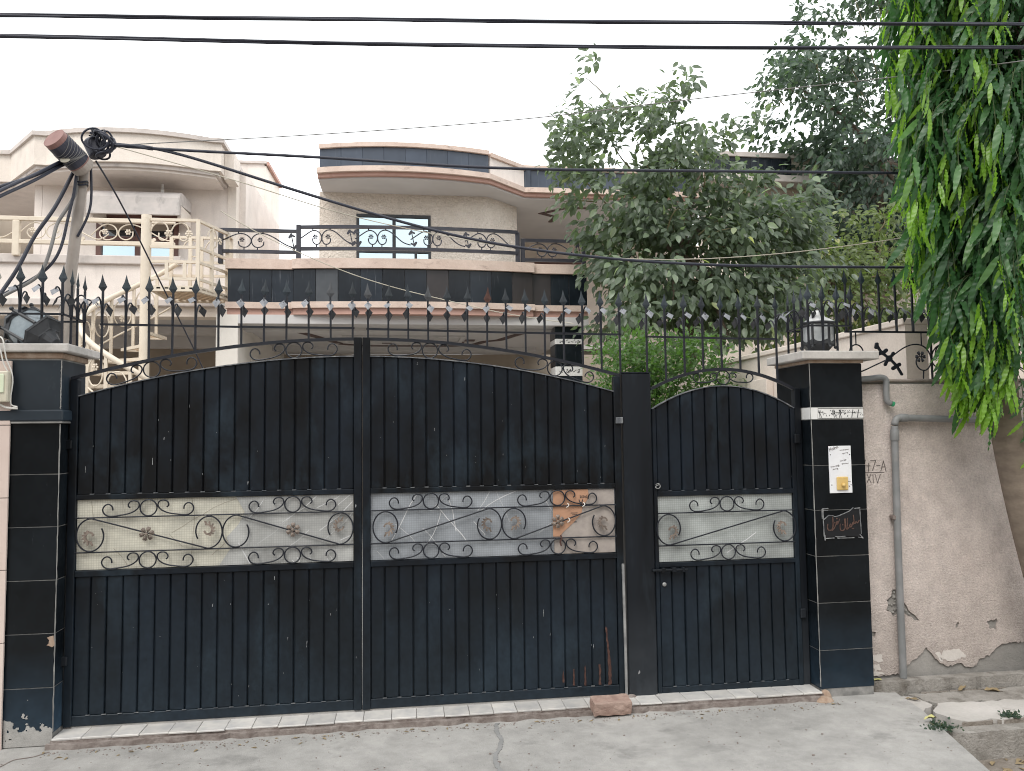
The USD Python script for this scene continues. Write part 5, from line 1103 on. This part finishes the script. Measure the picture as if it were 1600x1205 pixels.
# landing with its railing
lx0, lx1, ly0, ly1, lz = -3.2, -2.42, 5.6, 6.5, 3.52
deck = []
for k in range(16): deck.append(LineString([(lx0 - .6 + k * .1, ly0), (lx0 + .3 + k * .1, ly1)]).buffer(.018)); deck.append(LineString([(lx0 + .3 - .6 + k * .1, ly0), (lx0 - .6 + k * .1 - .3, ly1)]).buffer(.018))
LPG = Polygon([(lx0, ly0), (-2.62, ly0), (-2.40, 6.2), (-2.40, ly1), (lx0, ly1)])
obj('landing_mesh', prism(unary_union(deck).intersection(LPG), lz - .01, lz + .01), 'cream_mesh', SS)
obj('landing_frame', prism(LPG.difference(LPG.buffer(-.05)), lz - .04, lz + .03), 'cream_metal', SS)
cor = [(-3.2, 5.6), (-2.62, 5.6), (-2.40, 6.25), (-2.40, 6.5)]; back = [(-3.2, 6.5), (-2.40, 6.5)]
for z, t in ((4.40, .042), (4.05, .03), (3.86, .026), (3.64, .026)):
    for (xa, ya), (xb, yb) in list(zip(cor[:-1], cor[1:])) + [tuple(back)]:
        obj('landing_rail', sweep_rect([(xa, ya, z), ((xa + xb) / 2, (ya + yb) / 2, z), (xb, yb, z)], t, .035, (0, 0, 1)), 'cream_metal', SS)
for x, y in cor[1:] + [(-3.2, 6.5), (-2.8, 6.5), (-2.95, 6.5), (-2.52, 5.9)]: obj('landing_post', bx(x - .022, x + .022, y - .022, y + .022, lz, 4.4), 'cream_metal', SS)
for x in (-3.0, -2.78): obj('landing_post', bx(x - .02, x + .02, 5.585, 5.615, 3.64, 3.86), 'cream_metal', SS)
for (xc, yc, an) in ((-3.05, 5.6, 0), (-2.8, 5.6, 0), (-2.5, 5.93, 71), (-2.9, 6.5, 0), (-2.6, 6.5, 0)):
    p1 = cubic([(-.15, 0, .05), (-.10, 0, .14), (0, 0, .16), (.06, 0, .08), (.03, 0, -.06), (-.04, 0, -.05), (-.05, 0, .03)], 26)
    obj('landing_scroll', moved(tube(p1, .009, 6), (xc, yc, 4.2), rot([0, 0, 1], an)), 'cream_metal', SS, smooth=True)
    obj('flower', moved(cat(flower(.02, .02, .05, -.02, 6)), (xc + .05, yc, 4.2), rot([0, 0, 1], an)), 'cream_metal', SS)

# ------------------------------------------------------------------ pole, junction drum and cables
UP = thing('utility_pole', 'leaning bare metal pole with a tilted red cable drum on top', 'pole')
d_ = np.array([-2.013, .45, 3.327]) - np.array([-2.120, .45, 2.170])
base = np.array([-2.120, .45, 2.170]) - d_ / d_[2] * 2.3
obj('pole', tube([base, [-2.120, .45, 2.170], [-2.013, .45, 3.327]], [.042, .037, .031], 16), 'pole_metal', UP, smooth=True)
ax = np.array([-.52, -.95, .60]); ax /= np.linalg.norm(ax); ux = np.cross(ax, [0, 1.0, 0.2]); ux /= np.linalg.norm(ux); vx = np.cross(ax, ux); RM = np.stack([ux, vx, ax], 1)
c0 = np.array([-1.985, .40, 3.30])
obj('drum', moved(lathe([(.058, 0), (.069, .01), (.0705, .05)], 24), c0, RM), 'pole_metal', UP, smooth=False)
obj('drum', moved(lathe([(.0705, .0505), (.071, .22), (.0705, .255)], 24), c0, RM), 'drum_red', UP)
obj('drum_wrap', moved(lathe([(.072, .06), (.0725, .14), (.072, .225)], 24), c0, RM), 'drum_wrap', UP)
for k in range(11):
    th_ = np.linspace(0, 2 * math.pi, 26, endpoint=False); p = np.stack([.0735 * np.cos(th_), .0735 * np.sin(th_), .075 + k * .0125 + .03 * np.sin(th_ + .4 * k)], 1)
    obj('wrapped_wire', moved(tube(p, .0018, 5, closed=True), c0, RM), 'cable_grey', UP, smooth=True)
obj('drum_badge', moved(moved(trimesh.creation.icosphere(2, 1), (0, 0, 0), np.diag([.028, .028, .006])), c0 + RM @ np.array([.02, .0, .10]) + np.array([.0, -.075, -.03]), rot([1, 0, 0], 60)), 'cable_pale', UP, smooth=True)
obj('pole_binding', [tube(cubic([(-2.05, .42, 3.21 + z), (-2.01, .405, 3.20 + z), (-1.985, .43, 3.215 + z), (-2.02, .49, 3.21 + z)], 14, True), .006, 6, closed=True) for z in (0, .018)], 'cable', UP)
r = random.Random(41)
for k in range(9):
    th_ = np.linspace(0, 2 * math.pi, 30, endpoint=False); a, b = r.uniform(.035, .085), r.uniform(.05, .09)
    p = np.stack([a * np.cos(th_), .02 * np.sin(2 * th_ + k), b * np.sin(th_)], 1)
    obj('cable_coil', moved(tube(p, r.uniform(.006, .0085), 7, closed=True), (-1.90 + r.uniform(-.03, .035), .42 + r.uniform(-.05, .03), 3.45 + r.uniform(-.035, .05)), rot([0, 0, 1], r.uniform(-50, 50)) @ rot([1, 0, 0], r.uniform(-40, 30))), 'cable', UP, smooth=True)
obj('cable_coil', [tube(cubic([(-1.95 + r.uniform(-.02, .08), .40, 3.53 + r.uniform(-.02, .03)) for q in range(9)], 60), .004, 6) for k in range(3)], 'cable', UP, smooth=True)
obj('junction_can', moved(lathe([(.05, 0), (.055, .01), (.055, .10), (.04, .115)], 18), (-1.93, .46, 3.41), rot([0, 1, 0], -25)), 'drum_wrap', UP)

def cable(name, label, pts, rad, mt='cable', n=70, straight=False, twist=0):
    q = cubic(pts, n) if not straight else np.array(pts)
    if twist:
        t = np.linspace(0, twist * 2 * math.pi, len(q)); o = []
        for k in range(3):
            ph = k * 2.094; o.append(tube(q + np.stack([0 * t, rad * .5 * np.cos(t + ph), rad * .5 * np.sin(t + ph)], 1), rad * .62, 7))
        c = obj(name, o, mt, smooth=True)
    else: c = obj(name, tube(q, rad, 8), mt, smooth=True)
    tag(c, label, 'cable'); return c
cable('overhead_cable', 'uppermost thick black cable crossing the whole sky', [(-14, -1.3, 3.05), (-7, -1.3, 3.18), (-2.396,-1.300,3.345), (-1.675,-1.300,3.383), (0.496,-1.300,3.494), (3.114,-1.300,3.641), (4.637,-1.300,3.728), (9, -1.3, 4.0), (15, -1.3, 4.5)], .0088, n=300, twist=5)
cable('overhead_cable', 'second thick black cable just below the uppermost one across the sky', [(-14, -1.3, 3.06), (-7, -1.3, 3.14), (-2.393,-1.300,3.264), (-1.673,-1.300,3.294), (0.494,-1.300,3.376), (3.107,-1.300,3.520), (4.627,-1.300,3.608), (9, -1.3, 3.88), (15, -1.3, 4.4)], .0088, n=300, twist=4)
cable('service_cable', 'black cable running from the pole straight across the black roof band', [(-1.868, .4, 3.468), (-1.564, .35, 3.432), (-.521, .2, 3.359), (.542, .1, 3.296), (1.798, 0, 3.285), (3.538, -.15, 3.277), (4.2, -.25, 3.27)], .0095)
cable('service_cable', 'black cable sagging from the pole across the window to the right tree', [(-1.868, .4, 3.46), (-1.564, .35, 3.432), (-.932, .32, 3.254), (.038, .28, 2.969), (.701, .25, 2.829), (1.555, .22, 2.741), (2.444, .2, 2.717), (3.518, .15, 2.717), (4.284, .1, 2.719)], .0095)
cable('cable_bundle', 'short thick cable bundle leaving the coil on the pole to the right', [(-1.89, .40, 3.47), (-1.80, .39, 3.46), (-1.68, .37, 3.448), (-1.57, .35, 3.433)], .013, n=40, twist=.8)
cable('thin_wire', 'thin wire rising from the pole across the sky to the right edge', [(-1.875, .42, 3.463), (-1.188, .4, 3.521), (-.532, .3, 3.547), (.832, .2, 3.672), (1.681, 0, 3.733), (3.098, -.3, 3.836), (3.466, -.9, 3.667)], .0033, 'cable_grey')
cable('thin_wire', 'pale twisted wire hanging below the sagging black cable', [(-1.867, .45, 3.483), (-.956, .45, 3.237), (-.381, .45, 3.07), (.685, .45, 2.877), (1.627, .45, 2.807), (2.571, .45, 2.857), (3.515, .45, 2.985), (3.941, .4, 3.053)], .0032, 'cable_pale')
cable('thin_wire', 'thin slack pale wire in front of the black porch tiles', [(-1.64, 2.5, 3.652), (-1.331, 2.5, 3.471), (-.416, 2.5, 3.074), (.408, 2.5, 2.857), (.949, 2.5, 2.741), (1.6, 2.5, 2.65)], .004, 'cable_pale')
cable('thin_wire', 'taut thin black wire slanting down past the spiral staircase', [(-1.941, .45, 3.372), (-1.972, 1, 3.253), (-1.952, 2, 2.797), (-1.881, 2.8, 2.313), (-1.8, 3.6, 1.7)], .006, 'cable')
for lb, q in (('upper of three black cables leaving the pole toward the left edge', [(-2.03, .42, 3.385), (-2.074, .4, 3.364), (-2.148, .15, 3.18), (-2.236, -.1, 3.019), (-2.325, -.3, 2.861), (-2.9, -.5, 2.45), (-4.0, -.3, 2.15), (-5.2, .0, 2.045)]), ('middle of three black cables leaving the pole toward the left edge', [(-2.02, .42, 3.38), (-2.067, .4, 3.37), (-2.127, .1, 3.171), (-2.187, -.2, 2.967), (-2.272, -.4, 2.792), (-2.8, -.6, 2.4), (-3.8, -.35, 2.13), (-5.0, .0, 2.045)]), ('lowest of three black cables leaving the pole toward the left edge', [(-2.02, .42, 3.36), (-2.066, .4, 3.346), (-2.126, .1, 3.138), (-2.187, -.2, 2.935), (-2.271, -.4, 2.76), (-2.75, -.6, 2.36), (-3.7, -.35, 2.1), (-4.8, .0, 2.045)])): cable('drop_cable', lb, q, .0092)
cable('drop_cable', 'grey black cable hanging nearest the left edge beside the leaning pole', [(-2.02, .42, 3.36), (-2.054, .42, 3.303), (-2.139, .35, 3.034), (-2.224, .3, 2.846), (-2.286, .25, 2.649), (-2.364, .2, 2.464), (-2.446, .1, 2.222), (-2.58, .08, 2.06), (-2.9, .06, 2.045)], .0115, 'cable')
cable('drop_cable', 'grey kinked cable hanging between two others left of the pole', [(-2.02, .42, 3.36), (-2.039, .42, 3.316), (-2.039, .4, 3.153), (-2.116, .36, 2.957), (-2.131, .33, 2.848), (-2.165, .3, 2.662), (-2.217, .3, 2.582), (-2.332, .28, 2.499), (-2.456, .25, 2.395), (-2.7, .15, 2.12), (-3.1, .1, 2.045)], .0108, 'cable_grey')
cable('drop_cable', 'black cable curving close beside the pole down to the left', [(-2.02, .40, 3.36), (-2.032, .4, 3.316), (-2.039, .38, 3.153), (-2.065, .36, 2.964), (-2.09, .34, 2.794), (-2.159, .32, 2.649), (-2.306, .29, 2.53), (-2.471, .27, 2.408), (-2.75, .17, 2.12), (-3.2, .12, 2.045)], .0092)
cable('drop_cable', 'short black cable hooked against the right side of the pole', [(-1.96, .42, 3.36), (-1.96, .42, 3.335), (-1.953, .42, 3.162), (-1.969, .42, 3.018), (-2.03, .42, 2.875)], .008)

# ------------------------------------------------------------------ vegetation
def leaf_mesh(L, w, segs=4, fold=.25, curve=.15, wave=0.0, wn=5):
    """one leaf along +y from the origin, normal +z, folded on the midrib"""
    v, f = [], []
    for i in range(segs + 1):
        t = i / segs; y = L * t; ww = w * (math.sin(math.pi * (t * .92 + .04)) ** .8) * (1.15 - .35 * t) if 0 < i < segs else w * .03
        z = -curve * L * t * t
        wz = wave * w * math.sin(wn * 2 * math.pi * t)
        v += [(-ww, y, z + fold * ww + wz), (0, y, z), (ww, y, z + fold * ww - wz * .8)]
    for i in range(segs):
        a = 3 * i
        f += [[a, a + 1, a + 4], [a, a + 4, a + 3], [a + 1, a + 2, a + 5], [a + 1, a + 5, a + 4]]
    return np.array(v, float), np.array(f)

def place_leaves(base, P, D, Nn, S):
    """copies of base at P, along D, facing Nn, scaled S -> (k, n, 3) vertices"""
    D = D / np.linalg.norm(D, axis=1, keepdims=True); X = np.cross(D, Nn); X /= np.maximum(np.linalg.norm(X, axis=1, keepdims=True), 1e-6); Z = np.cross(X, D)
    v = base[0]
    return P[:, None] + S[:, None, None] * (v[None, :, 0:1] * X[:, None] + v[None, :, 1:2] * D[:, None] + v[None, :, 2:3] * Z[:, None])

def foliage(tree, base, P, D, Nn, S, mt, young=None, young_mt=None, singles=300, stuff_name='foliage'):
    V = place_leaves(base, P, D, Nn, S); F = base[1]; n = V.shape[1]
    eye = np.array(EYE); d = np.linalg.norm(P - eye, axis=1); area = S ** 2 / d ** 2
    young = np.zeros(len(P), bool) if young is None else young
    order = np.argsort(-area)
    # leaves that show: nearest first in coarse cells of direction
    q = (P - eye) / d[:, None]; key = np.floor(np.stack([np.arctan2(q[:, 0], q[:, 1]) / .007, q[:, 2] / .007], 1)).astype(int)
    seen, pick = set(), []
    for i in np.argsort(d):
        k = tuple(key[i])
        if k in seen: continue
        seen.add(k); pick.append(i)
    pick = np.array(pick); pick = pick[np.argsort(-area[pick])][:singles]
    single = np.zeros(len(P), bool); single[pick] = True
    for i in pick: obj('leaf', (V[i], F), (young_mt if young[i] else mt) + '_single', tree, smooth=True)
    for sel, m, nm in ((~single & ~young, mt, stuff_name), (~single & young, young_mt, 'young_' + stuff_name)):
        k = int(sel.sum())
        if k == 0: continue
        v = V[sel].reshape(-1, 3); f = (F[None] + (np.arange(k) * n)[:, None, None]).reshape(-1, 3)
        obj(nm, (v, f), m, tree, smooth=True, kind='stuff')

def in_poly(poly, rs, n):
    x0, z0, x1, z1 = poly.bounds; o = []
    while len(o) < n:
        x, z = rs.uniform(x0, x1), rs.uniform(z0, z1)
        if poly.contains(Point(x, z)): o.append((x, z))
    return np.array(o)

def limb(pts, r0, r1, n=24): 
    q = cubic(pts, n); return tube(q, np.linspace(r0, r1, n), 9)

def broad_tree(name, label, poly, yc, dy, nclus, per, L, w, trunk, mt, seed, cl=.30, singles=300, droop=.6, limbs=True, extra=None):
    rs = np.random.RandomState(seed); T = thing(name, label, 'tree')
    C = in_poly(poly, rs, nclus)
    ce = np.array(poly.centroid.coords[0])
    C3 = np.stack([C[:, 0], yc + rs.uniform(-dy, dy, nclus), C[:, 1]], 1)
    obj('trunk', limb(trunk, .13, .07), 'bark_dark', T, smooth=True)
    P, D, N = [], [], []
    top = np.array(trunk[-1]); bs = []
    for c in C3:
        # twig from inside the crown out to the cluster
        inn = c + (top - c) * rs.uniform(.15, .5) + rs.normal(0, .1, 3)
        out = c + (c - top) * .06 + rs.normal(0, cl * .35, 3)
        k = per + rs.randint(-8, 9)
        t = np.clip(rs.beta(2.0, 1.2, k), 0, 1)[:, None]
        st_ = inn + (out - inn) * (.35 + .65 * t)
        off = rs.normal(0, cl * .42, (k, 3)) * np.array([1, 1, .75])
        P.append(st_ + off); dd = off / cl + (out - inn) / np.linalg.norm(out - inn) * .5 + rs.normal(0, .35, (k, 3)); dd[:, 2] -= droop; D.append(dd)
        nn = np.stack([rs.normal(0, .45, k), rs.normal(-.75, .4, k), np.abs(rs.normal(.75, .35, k))], 1); N.append(nn)
        if limbs and rs.rand() < .45 and (extra is None or extra(out[None])[0]) and poly.contains(Point(out[0], out[2])):
            bs.append(tube(cubic([inn, (inn + out) / 2 + rs.normal(0, .05, 3), out], 8), np.linspace(.012, .004, 8), 5))
    for k in range(7):
        cand = C3 if extra is None else C3[extra(C3 + np.array([0, 0, .15]))]; c = cand[rs.randint(len(cand))]; obj('limb', limb([top * .96 + np.array(trunk[-2]) * .04, (top + c) / 2 + np.array([0, 0, .12]), c], .05, .012), 'bark_dark', T, smooth=True)
    if bs: obj('twigs', bs, 'twig', T, smooth=True, kind='stuff')
    P, D, N = np.vstack(P), np.vstack(D), np.vstack(N)
    S = rs.uniform(.7, 1.2, len(P))
    import shapely
    keep = shapely.contains_xy(poly.buffer(.1), P[:, 0], P[:, 2])
    if extra is not None: keep &= extra(P)
    foliage(T, leaf_mesh(L, w, 4, .3, .18), P[keep], D[keep], N[keep], S[keep], mt, singles=singles)
    return T

mid = Polygon([(1.85, 5.40), (2.05, 5.98), (2.40, 6.02), (2.95, 5.88), (3.45, 6.0), (4.0, 5.7), (4.25, 5.40), (4.12, 5.1), (4.85, 4.7), (5.25, 4.3), (5.15, 3.7), (4.85, 3.2), (4.75, 2.75), (4.2, 2.75), (3.55, 2.7), (2.95, 2.8), (2.5, 2.85), (2.35, 3.56), (2.3, 4.37), (2.0, 4.85), (1.82, 5.2)])
lowmid = Polygon([(2.35, 2.85), (2.35, 3.6), (2.4, 4.4), (2.9, 4.9), (3.6, 4.75), (4.3, 4.6), (5.0, 4.5), (5.2, 3.7), (4.8, 3.0), (4.1, 2.8), (3.3, 2.8)])
def sky_gaps(P):
    n = meshkit.fbm(np.stack([P[:, 0] * 2.4, P[:, 1] * .3, P[:, 2] * 2.4], 1), 3, 5)
    thr = np.interp(P[:, 2], [4.3, 4.9, 6.0], [.32, .50, .56]); return n > thr
T1 = broad_tree('shade_tree', 'large broad leaved tree overhanging the wicket gate, loose airy top', mid.union(lowmid), 4.6, .9, 290, 64, .122, .031, [(3.5, 4.8, -.2), (3.45, 4.8, 1.2), (3.6, 4.75, 2.6), (3.5, 4.7, 3.9)], 'shade_leaf', 11, extra=sky_gaps)
back = Polygon([(6.31, 7.6), (6.4, 8.1), (6.95, 8.5), (7.3, 9.2), (7.6, 10.2), (10.2, 10.4), (10.0, 4.4), (7.7, 4.35), (7.1, 5.3), (6.9, 6.0), (7.25, 6.7), (6.75, 7.0), (6.45, 7.2)])
def gaps2(P):
    n = meshkit.fbm(np.stack([P[:, 0] * 1.6, P[:, 1] * .3, P[:, 2] * 1.6], 1), 3, 9)
    return n > np.interp(P[:, 2], [5.5, 6.5, 9.0], [.0, .42, .50])
broad_tree('tall_tree', 'tall dark tree rising behind, between the shade tree and the drooping tree', back, 8.0, 1.2, 250, 66, .135, .036, [(8.6, 8.2, -.2), (8.7, 8.2, 2.5), (8.5, 8.1, 4.5), (8.6, 8.0, 6.5)], 'back_leaf', 12, cl=.38, extra=gaps2)
low2 = Polygon([(5.5, 2.9), (5.6, 4.6), (6.3, 4.9), (7.7, 4.85), (7.8, 3.0)])
broad_tree('scrub_tree', 'low yellowish scrubby tree behind the right wall railing', low2, 6.2, .6, 110, 50, .10, .026, [(6.5, 6.2, -.2), (6.5, 6.2, 1.5), (6.6, 6.2, 2.6), (6.6, 6.2, 3.4)], 'scrub_leaf', 13, singles=60)
hed = Polygon([(1.93, 2.30), (2.05, 2.50), (2.38, 2.56), (2.65, 2.50), (2.98, 2.56), (3.25, 2.40), (3.32, 2.05), (3.28, 1.1), (2.3, 1.0), (1.88, 1.2)])
rs = np.random.RandomState(14)
HB = thing('hedge_bush', 'bright green small leaved bush just inside the wicket gate', 'bush')
obj('stem', [limb([(2.5 + dx, 3.0, -.2), (2.52 + dx * 1.4, 3.0, .8), (2.55 + dx * 2.4, 3.0, 1.9)], .03, .01) for dx in (-.15, 0, .18)], 'bark_dark', HB, smooth=True)
C = in_poly(hed, rs, 280); P, D, N = [], [], []
for c in C:
    y0 = 3.0 + rs.uniform(-.42, .42); k = 52; o = rs.normal(0, .075, (k, 3)); P.append(np.array([c[0], y0, c[1]]) + o); dd = o / .075 + rs.normal(0, .4, (k, 3)) + np.array([0, -.3, .25]); D.append(dd)
    N.append(np.stack([rs.normal(0, .5, k), rs.normal(-.4, .4, k), np.abs(rs.normal(.8, .4, k))], 1))
P, D, N = np.vstack(P), np.vstack(D), np.vstack(N)
foliage(HB, leaf_mesh(.056, .014, 3, .3, .2), P, D, N, rs.uniform(.7, 1.25, len(P)), 'hedge_leaf', singles=0)
# weeping street tree at the right
AT = thing('weeping_tree', 'weeping street tree with long wavy drooping leaves at right edge', 'tree')
obj('trunk', limb([(4.10, -.30, -.3), (4.03, -.3, .3), (3.91, -.3, .8), (3.76, -.32, 1.42), (3.69, -.35, 1.9), (3.75, -.40, 2.6), (3.85, -.45, 3.6), (3.9, -.45, 5.2)], .115, .06, 40), 'bark_pale', AT, smooth=True)
rs = np.random.RandomState(15)
LZ = [1.45, 1.62, 1.85, 2.05, 2.3, 2.65, 2.95, 3.3, 3.7, 4.3, 5.0]; LXX = [3.40, 3.38, 3.35, 3.22, 3.12, 3.04, 2.99, 3.04, 2.98, 2.93, 2.91]
P, D, N, Y, tw = [], [], [], [], []
nb = 1550
for b in range(nb):
    # silhouettes: left edge follows the profile, right goes out of frame
    zt = rs.uniform(1.95, 5.1) if rs.rand() < .88 else rs.uniform(1.8, 2.3)
    a = rs.uniform(0, 2 * math.pi); lo = np.interp(zt - .35, LZ, LXX)
    if zt < 2.5: cxx, rad = 3.62, 3.62 - lo
    else: cxx, rad = 3.85, 3.85 - lo
    rr = rad * math.sqrt(rs.uniform(.12, 1.0)); yy = -.42 + rr * .6 * math.sin(a); xx = cxx + rr * math.cos(a)
    if zt < 2.75 and xx > 3.62 and rs.rand() < .93: continue
    tip = np.array([xx, yy, zt - rs.uniform(.30, .55)])
    if tip[2] - .13 < np.interp(xx, [2.95, 3.05, 3.15, 3.3, 3.38, 3.5, 3.56, 3.7, 4.5], [2.75, 2.55, 2.3, 1.92, 1.6, 1.52, 1.75, 2.05, 2.1]): continue
    st_ = np.array([cxx + (xx - cxx) * .45, -.42 + (yy + .42) * .45, zt + .12]); mid_ = np.array([cxx + (xx - cxx) * .9, -.42 + (yy + .42) * .9, zt + .06])
    cv = cubic([st_, mid_, (mid_ + tip) / 2 + rs.normal(0, .025, 3), tip], 12)
    tw.append(tube(cv, np.linspace(.004, .0015, 12), 4))
    k = rs.randint(12, 18)
    fresh = rs.rand() < (.85 if xx < cxx - .5 * rad or zt < 2.7 else .3)
    for i in range(k):
        t = (i + .5) / k; q = cv[min(11, int(2 + t * 9.9))]; s = 1 if i % 2 else -1
        tang = cv[min(11, int(2 + t * 9.9))] - cv[max(0, int(1 + t * 9.9) - 1)]; tang /= np.linalg.norm(tang) + 1e-9
        oa = rs.uniform(0, 2 * math.pi); side = np.array([math.cos(oa), math.sin(oa), 0])
        dd = tang * .35 + side * rs.uniform(.45, 1.15) * (1 - .5 * t) + np.array([0, 0, -.75]) + rs.normal(0, .1, 3)
        P.append(q + rs.normal(0, .012, 3)); D.append(dd); n0 = side * .6 + np.array([0, -1.0, .45]) + rs.normal(0, .3, 3); N.append(n0); Y.append(fresh and t > .62)
P, D, N, Y = np.array(P), np.array(D), np.array(N), np.array(Y)
for _ in range(1):
    S = rs.uniform(.62, 1.1, len(P)); S[Y] *= .72
for k, (x, y, z0, z1) in enumerate(((3.80, -.44, 1.95, 1.30), (3.86, -.42, 1.75, 1.05), (3.72, -.46, 1.95, 1.55), (3.92, -.4, 1.5, .92))):
    cv = cubic([(3.72, -.4, z0 + .05), (x, y, z0 - .05), (x + .01, y, (z0 + z1) / 2), (x, y, z1)], 12); tw.append(tube(cv, np.linspace(.004, .0015, 12), 4))
    qq = [(cv[int(3 + 8 * (i + .5) / 9)] , np.array([.6 * (-1) ** i, -.2 * rs.rand(), -.8]) + rs.normal(0, .12, 3), np.array([0, -1.0, .4]) + rs.normal(0, .3, 3), i > 5) for i in range(9)]
    P = np.vstack([P, [a[0] for a in qq]]); D = np.vstack([D, [a[1] for a in qq]]); N = np.vstack([N, [a[2] for a in qq]]); Y = np.r_[Y, [a[3] for a in qq]]; S = np.r_[S, np.full(9, .62)]
obj('twigs', tw, 'green_twig', AT, smooth=True, kind='stuff')
for k in range(5): obj('limb', limb([(3.8, -.42, 2.6 + k * .5), (3.8 + (-1) ** k * .2, -.45, 2.9 + k * .5), (3.8 + (-1) ** k * .42, -.5, 2.85 + k * .5)], .02, .006), 'bark_dark', AT, smooth=True)
foliage(AT, leaf_mesh(.215, .0192, 12, .14, .22, wave=.42, wn=5), P, D, N, S, 'ashoka_leaf', Y, 'ashoka_young_leaf')

# weeds and fallen leaves on the right paving
def tuft(label, x, y, z, n, h, seed, rad=.07):
    r = np.random.RandomState(seed); T = thing('weed_tuft', label, 'weed')
    P = np.stack([x + r.normal(0, rad * .5, n), y + r.normal(0, rad * .35, n), np.full(n, z)], 1); P[:, 2] += np.abs(r.normal(0, h * .25, n))
    D = np.stack([r.normal(0, .7, n), r.normal(0, .7, n), np.abs(r.normal(.35, .3, n))], 1); N = r.normal(0, 1, (n, 3)) + np.array([0, -.3, .8])
    V = place_leaves(leaf_mesh(.019, .006, 3), P, D, N, r.uniform(.7, 1.3, n)); k = V.shape[1]; F = leaf_mesh(.019, .006, 3)[1]
    obj('leaves', (V.reshape(-1, 3), (F[None] + (np.arange(n) * k)[:, None, None]).reshape(-1, 3)), 'back_leaf', T, kind='stuff', smooth=True)
    obj('stalk', [tube([(x + r.normal(0, rad * .3), y + r.normal(0, rad * .2), z - .01), (x + r.normal(0, rad * .4), y + r.normal(0, rad * .3), z + h * .8)], .0015, 4) for q in range(3)], 'twig', T)
tuft('dark weed tuft growing at the corner of the driveway and the step', 2.93, -.66, -.06, 260, .05, 3, .075)
tuft('small grey weed tuft on the far right paving slab', 3.44, -.58, -.05, 130, .03, 4, .06)
tuft('weed in the gully below the step at bottom right', 3.02, -1.07, -.225, 220, .06, 5, .08)
def dead_leaf(label, x, y, z, L, w, az, mt, sd):
    r = random.Random(sd); m = leaf_mesh(L, w, 6, r.uniform(.3, .9), r.uniform(-.25, .3), .3, 2)
    o = obj('fallen_leaf', moved(m, (x, y, z + .004 + .2 * w), rot([0, 0, 1], az) @ rot([0, 1, 0], r.uniform(-12, 12))), mt, smooth=True); tag(o, label, 'leaf')
dead_leaf('pale yellow leaf on the ledge beside the right pillar', 2.91, -.06, .02, .13, .014, -80, 'yellow_leaf', 1)
dead_leaf('yellow leaf lying on the small slab beside the driveway edge', 3.04, -.20, -.06, .11, .012, 130, 'yellow_leaf', 2)
dead_leaf('curled brown leaf on the small slab near the yellow one', 3.12, -.24, -.06, .09, .014, 40, 'dry_leaf', 3)
dead_leaf('brown curled leaf against the ledge at far right', 3.46, -.13, -.055, .10, .016, -60, 'dry_leaf', 4)
dead_leaf('larger brown leaf beside the curled one at far right', 3.62, -.15, -.055, .13, .02, -100, 'dry_leaf', 5)
dead_leaf('dry yellow leaf on the weed tuft by the driveway corner', 2.95, -.62, -.02, .07, .016, 70, 'yellow_leaf', 6)
r = np.random.RandomState(9); n = 170
P = np.stack([r.uniform(2.75, 3.7, n), r.uniform(-1.5, -.72, n), np.full(n, -.221)], 1); D = np.stack([r.normal(0, 1, n), r.normal(0, 1, n), r.normal(0, .12, n)], 1); N = np.stack([r.normal(0, .25, n), r.normal(0, .25, n), np.ones(n)], 1)
lm = leaf_mesh(.075, .014, 4, .5, .15); V = place_leaves(lm, P, D, N, r.uniform(.4, 1.1, n)); V[:, :, 2] = np.maximum(V[:, :, 2], -.2235)
q = obj('leaf_litter', (V.reshape(-1, 3), (lm[1][None] + (np.arange(n) * V.shape[1])[:, None, None]).reshape(-1, 3)), 'dry_leaf', smooth=True); tag(q, 'dry brown leaf litter lying in the gully at bottom right', 'leaf litter', kind='stuff')

r = np.random.RandomState(19); n = 700
gx = np.r_[r.uniform(-1.9, 2.6, 420), r.uniform(-2.4, 3.0, 280)]; gy2 = np.r_[-.205 - np.abs(r.normal(0, .035, 420)), r.uniform(-1.3, -.2, 280)]
ok = gx < np.interp(-gy2, [0, .4, .8, 1.2], [3.0, 2.95, 2.85, 2.75]); gx, gy2 = gx[ok], gy2[ok]
ic = trimesh.creation.icosahedron(); o = []
for x, y in zip(gx, gy2):
    k = r.uniform(.0018, .006) * (1 if r.rand() < .95 else 1.8); o.append(moved((np.array(ic.vertices) * r.uniform(.7, 1.2, (12, 3)) * np.array([1, 1, .6]) * k, np.array(ic.faces)), (x, y, G + k * .25)))
q = obj('grit', o, 'mortar_brown'); tag(q, 'loose grit and crumbs swept along the foot of the gate', 'grit', kind='stuff')
n = 60
P = np.stack([r.uniform(-1.9, 2.6, n), -.21 - np.abs(r.normal(0, .05, n)), np.full(n, G + .003)], 1); D = np.stack([r.normal(0, 1, n), r.normal(0, 1, n), r.normal(0, .1, n)], 1); N = np.stack([r.normal(0, .3, n), r.normal(0, .3, n), np.ones(n)], 1)
V = place_leaves(lm, P, D, N, r.uniform(.2, .5, n)); V[:, :, 2] = np.maximum(V[:, :, 2], G + .001)
q = obj('leaf_crumbs', (V.reshape(-1, 3), (lm[1][None] + (np.arange(n) * V.shape[1])[:, None, None]).reshape(-1, 3)), 'dry_leaf', smooth=True); tag(q, 'crumbled dry leaf bits along the foot of the gate', 'leaf litter', kind='stuff')
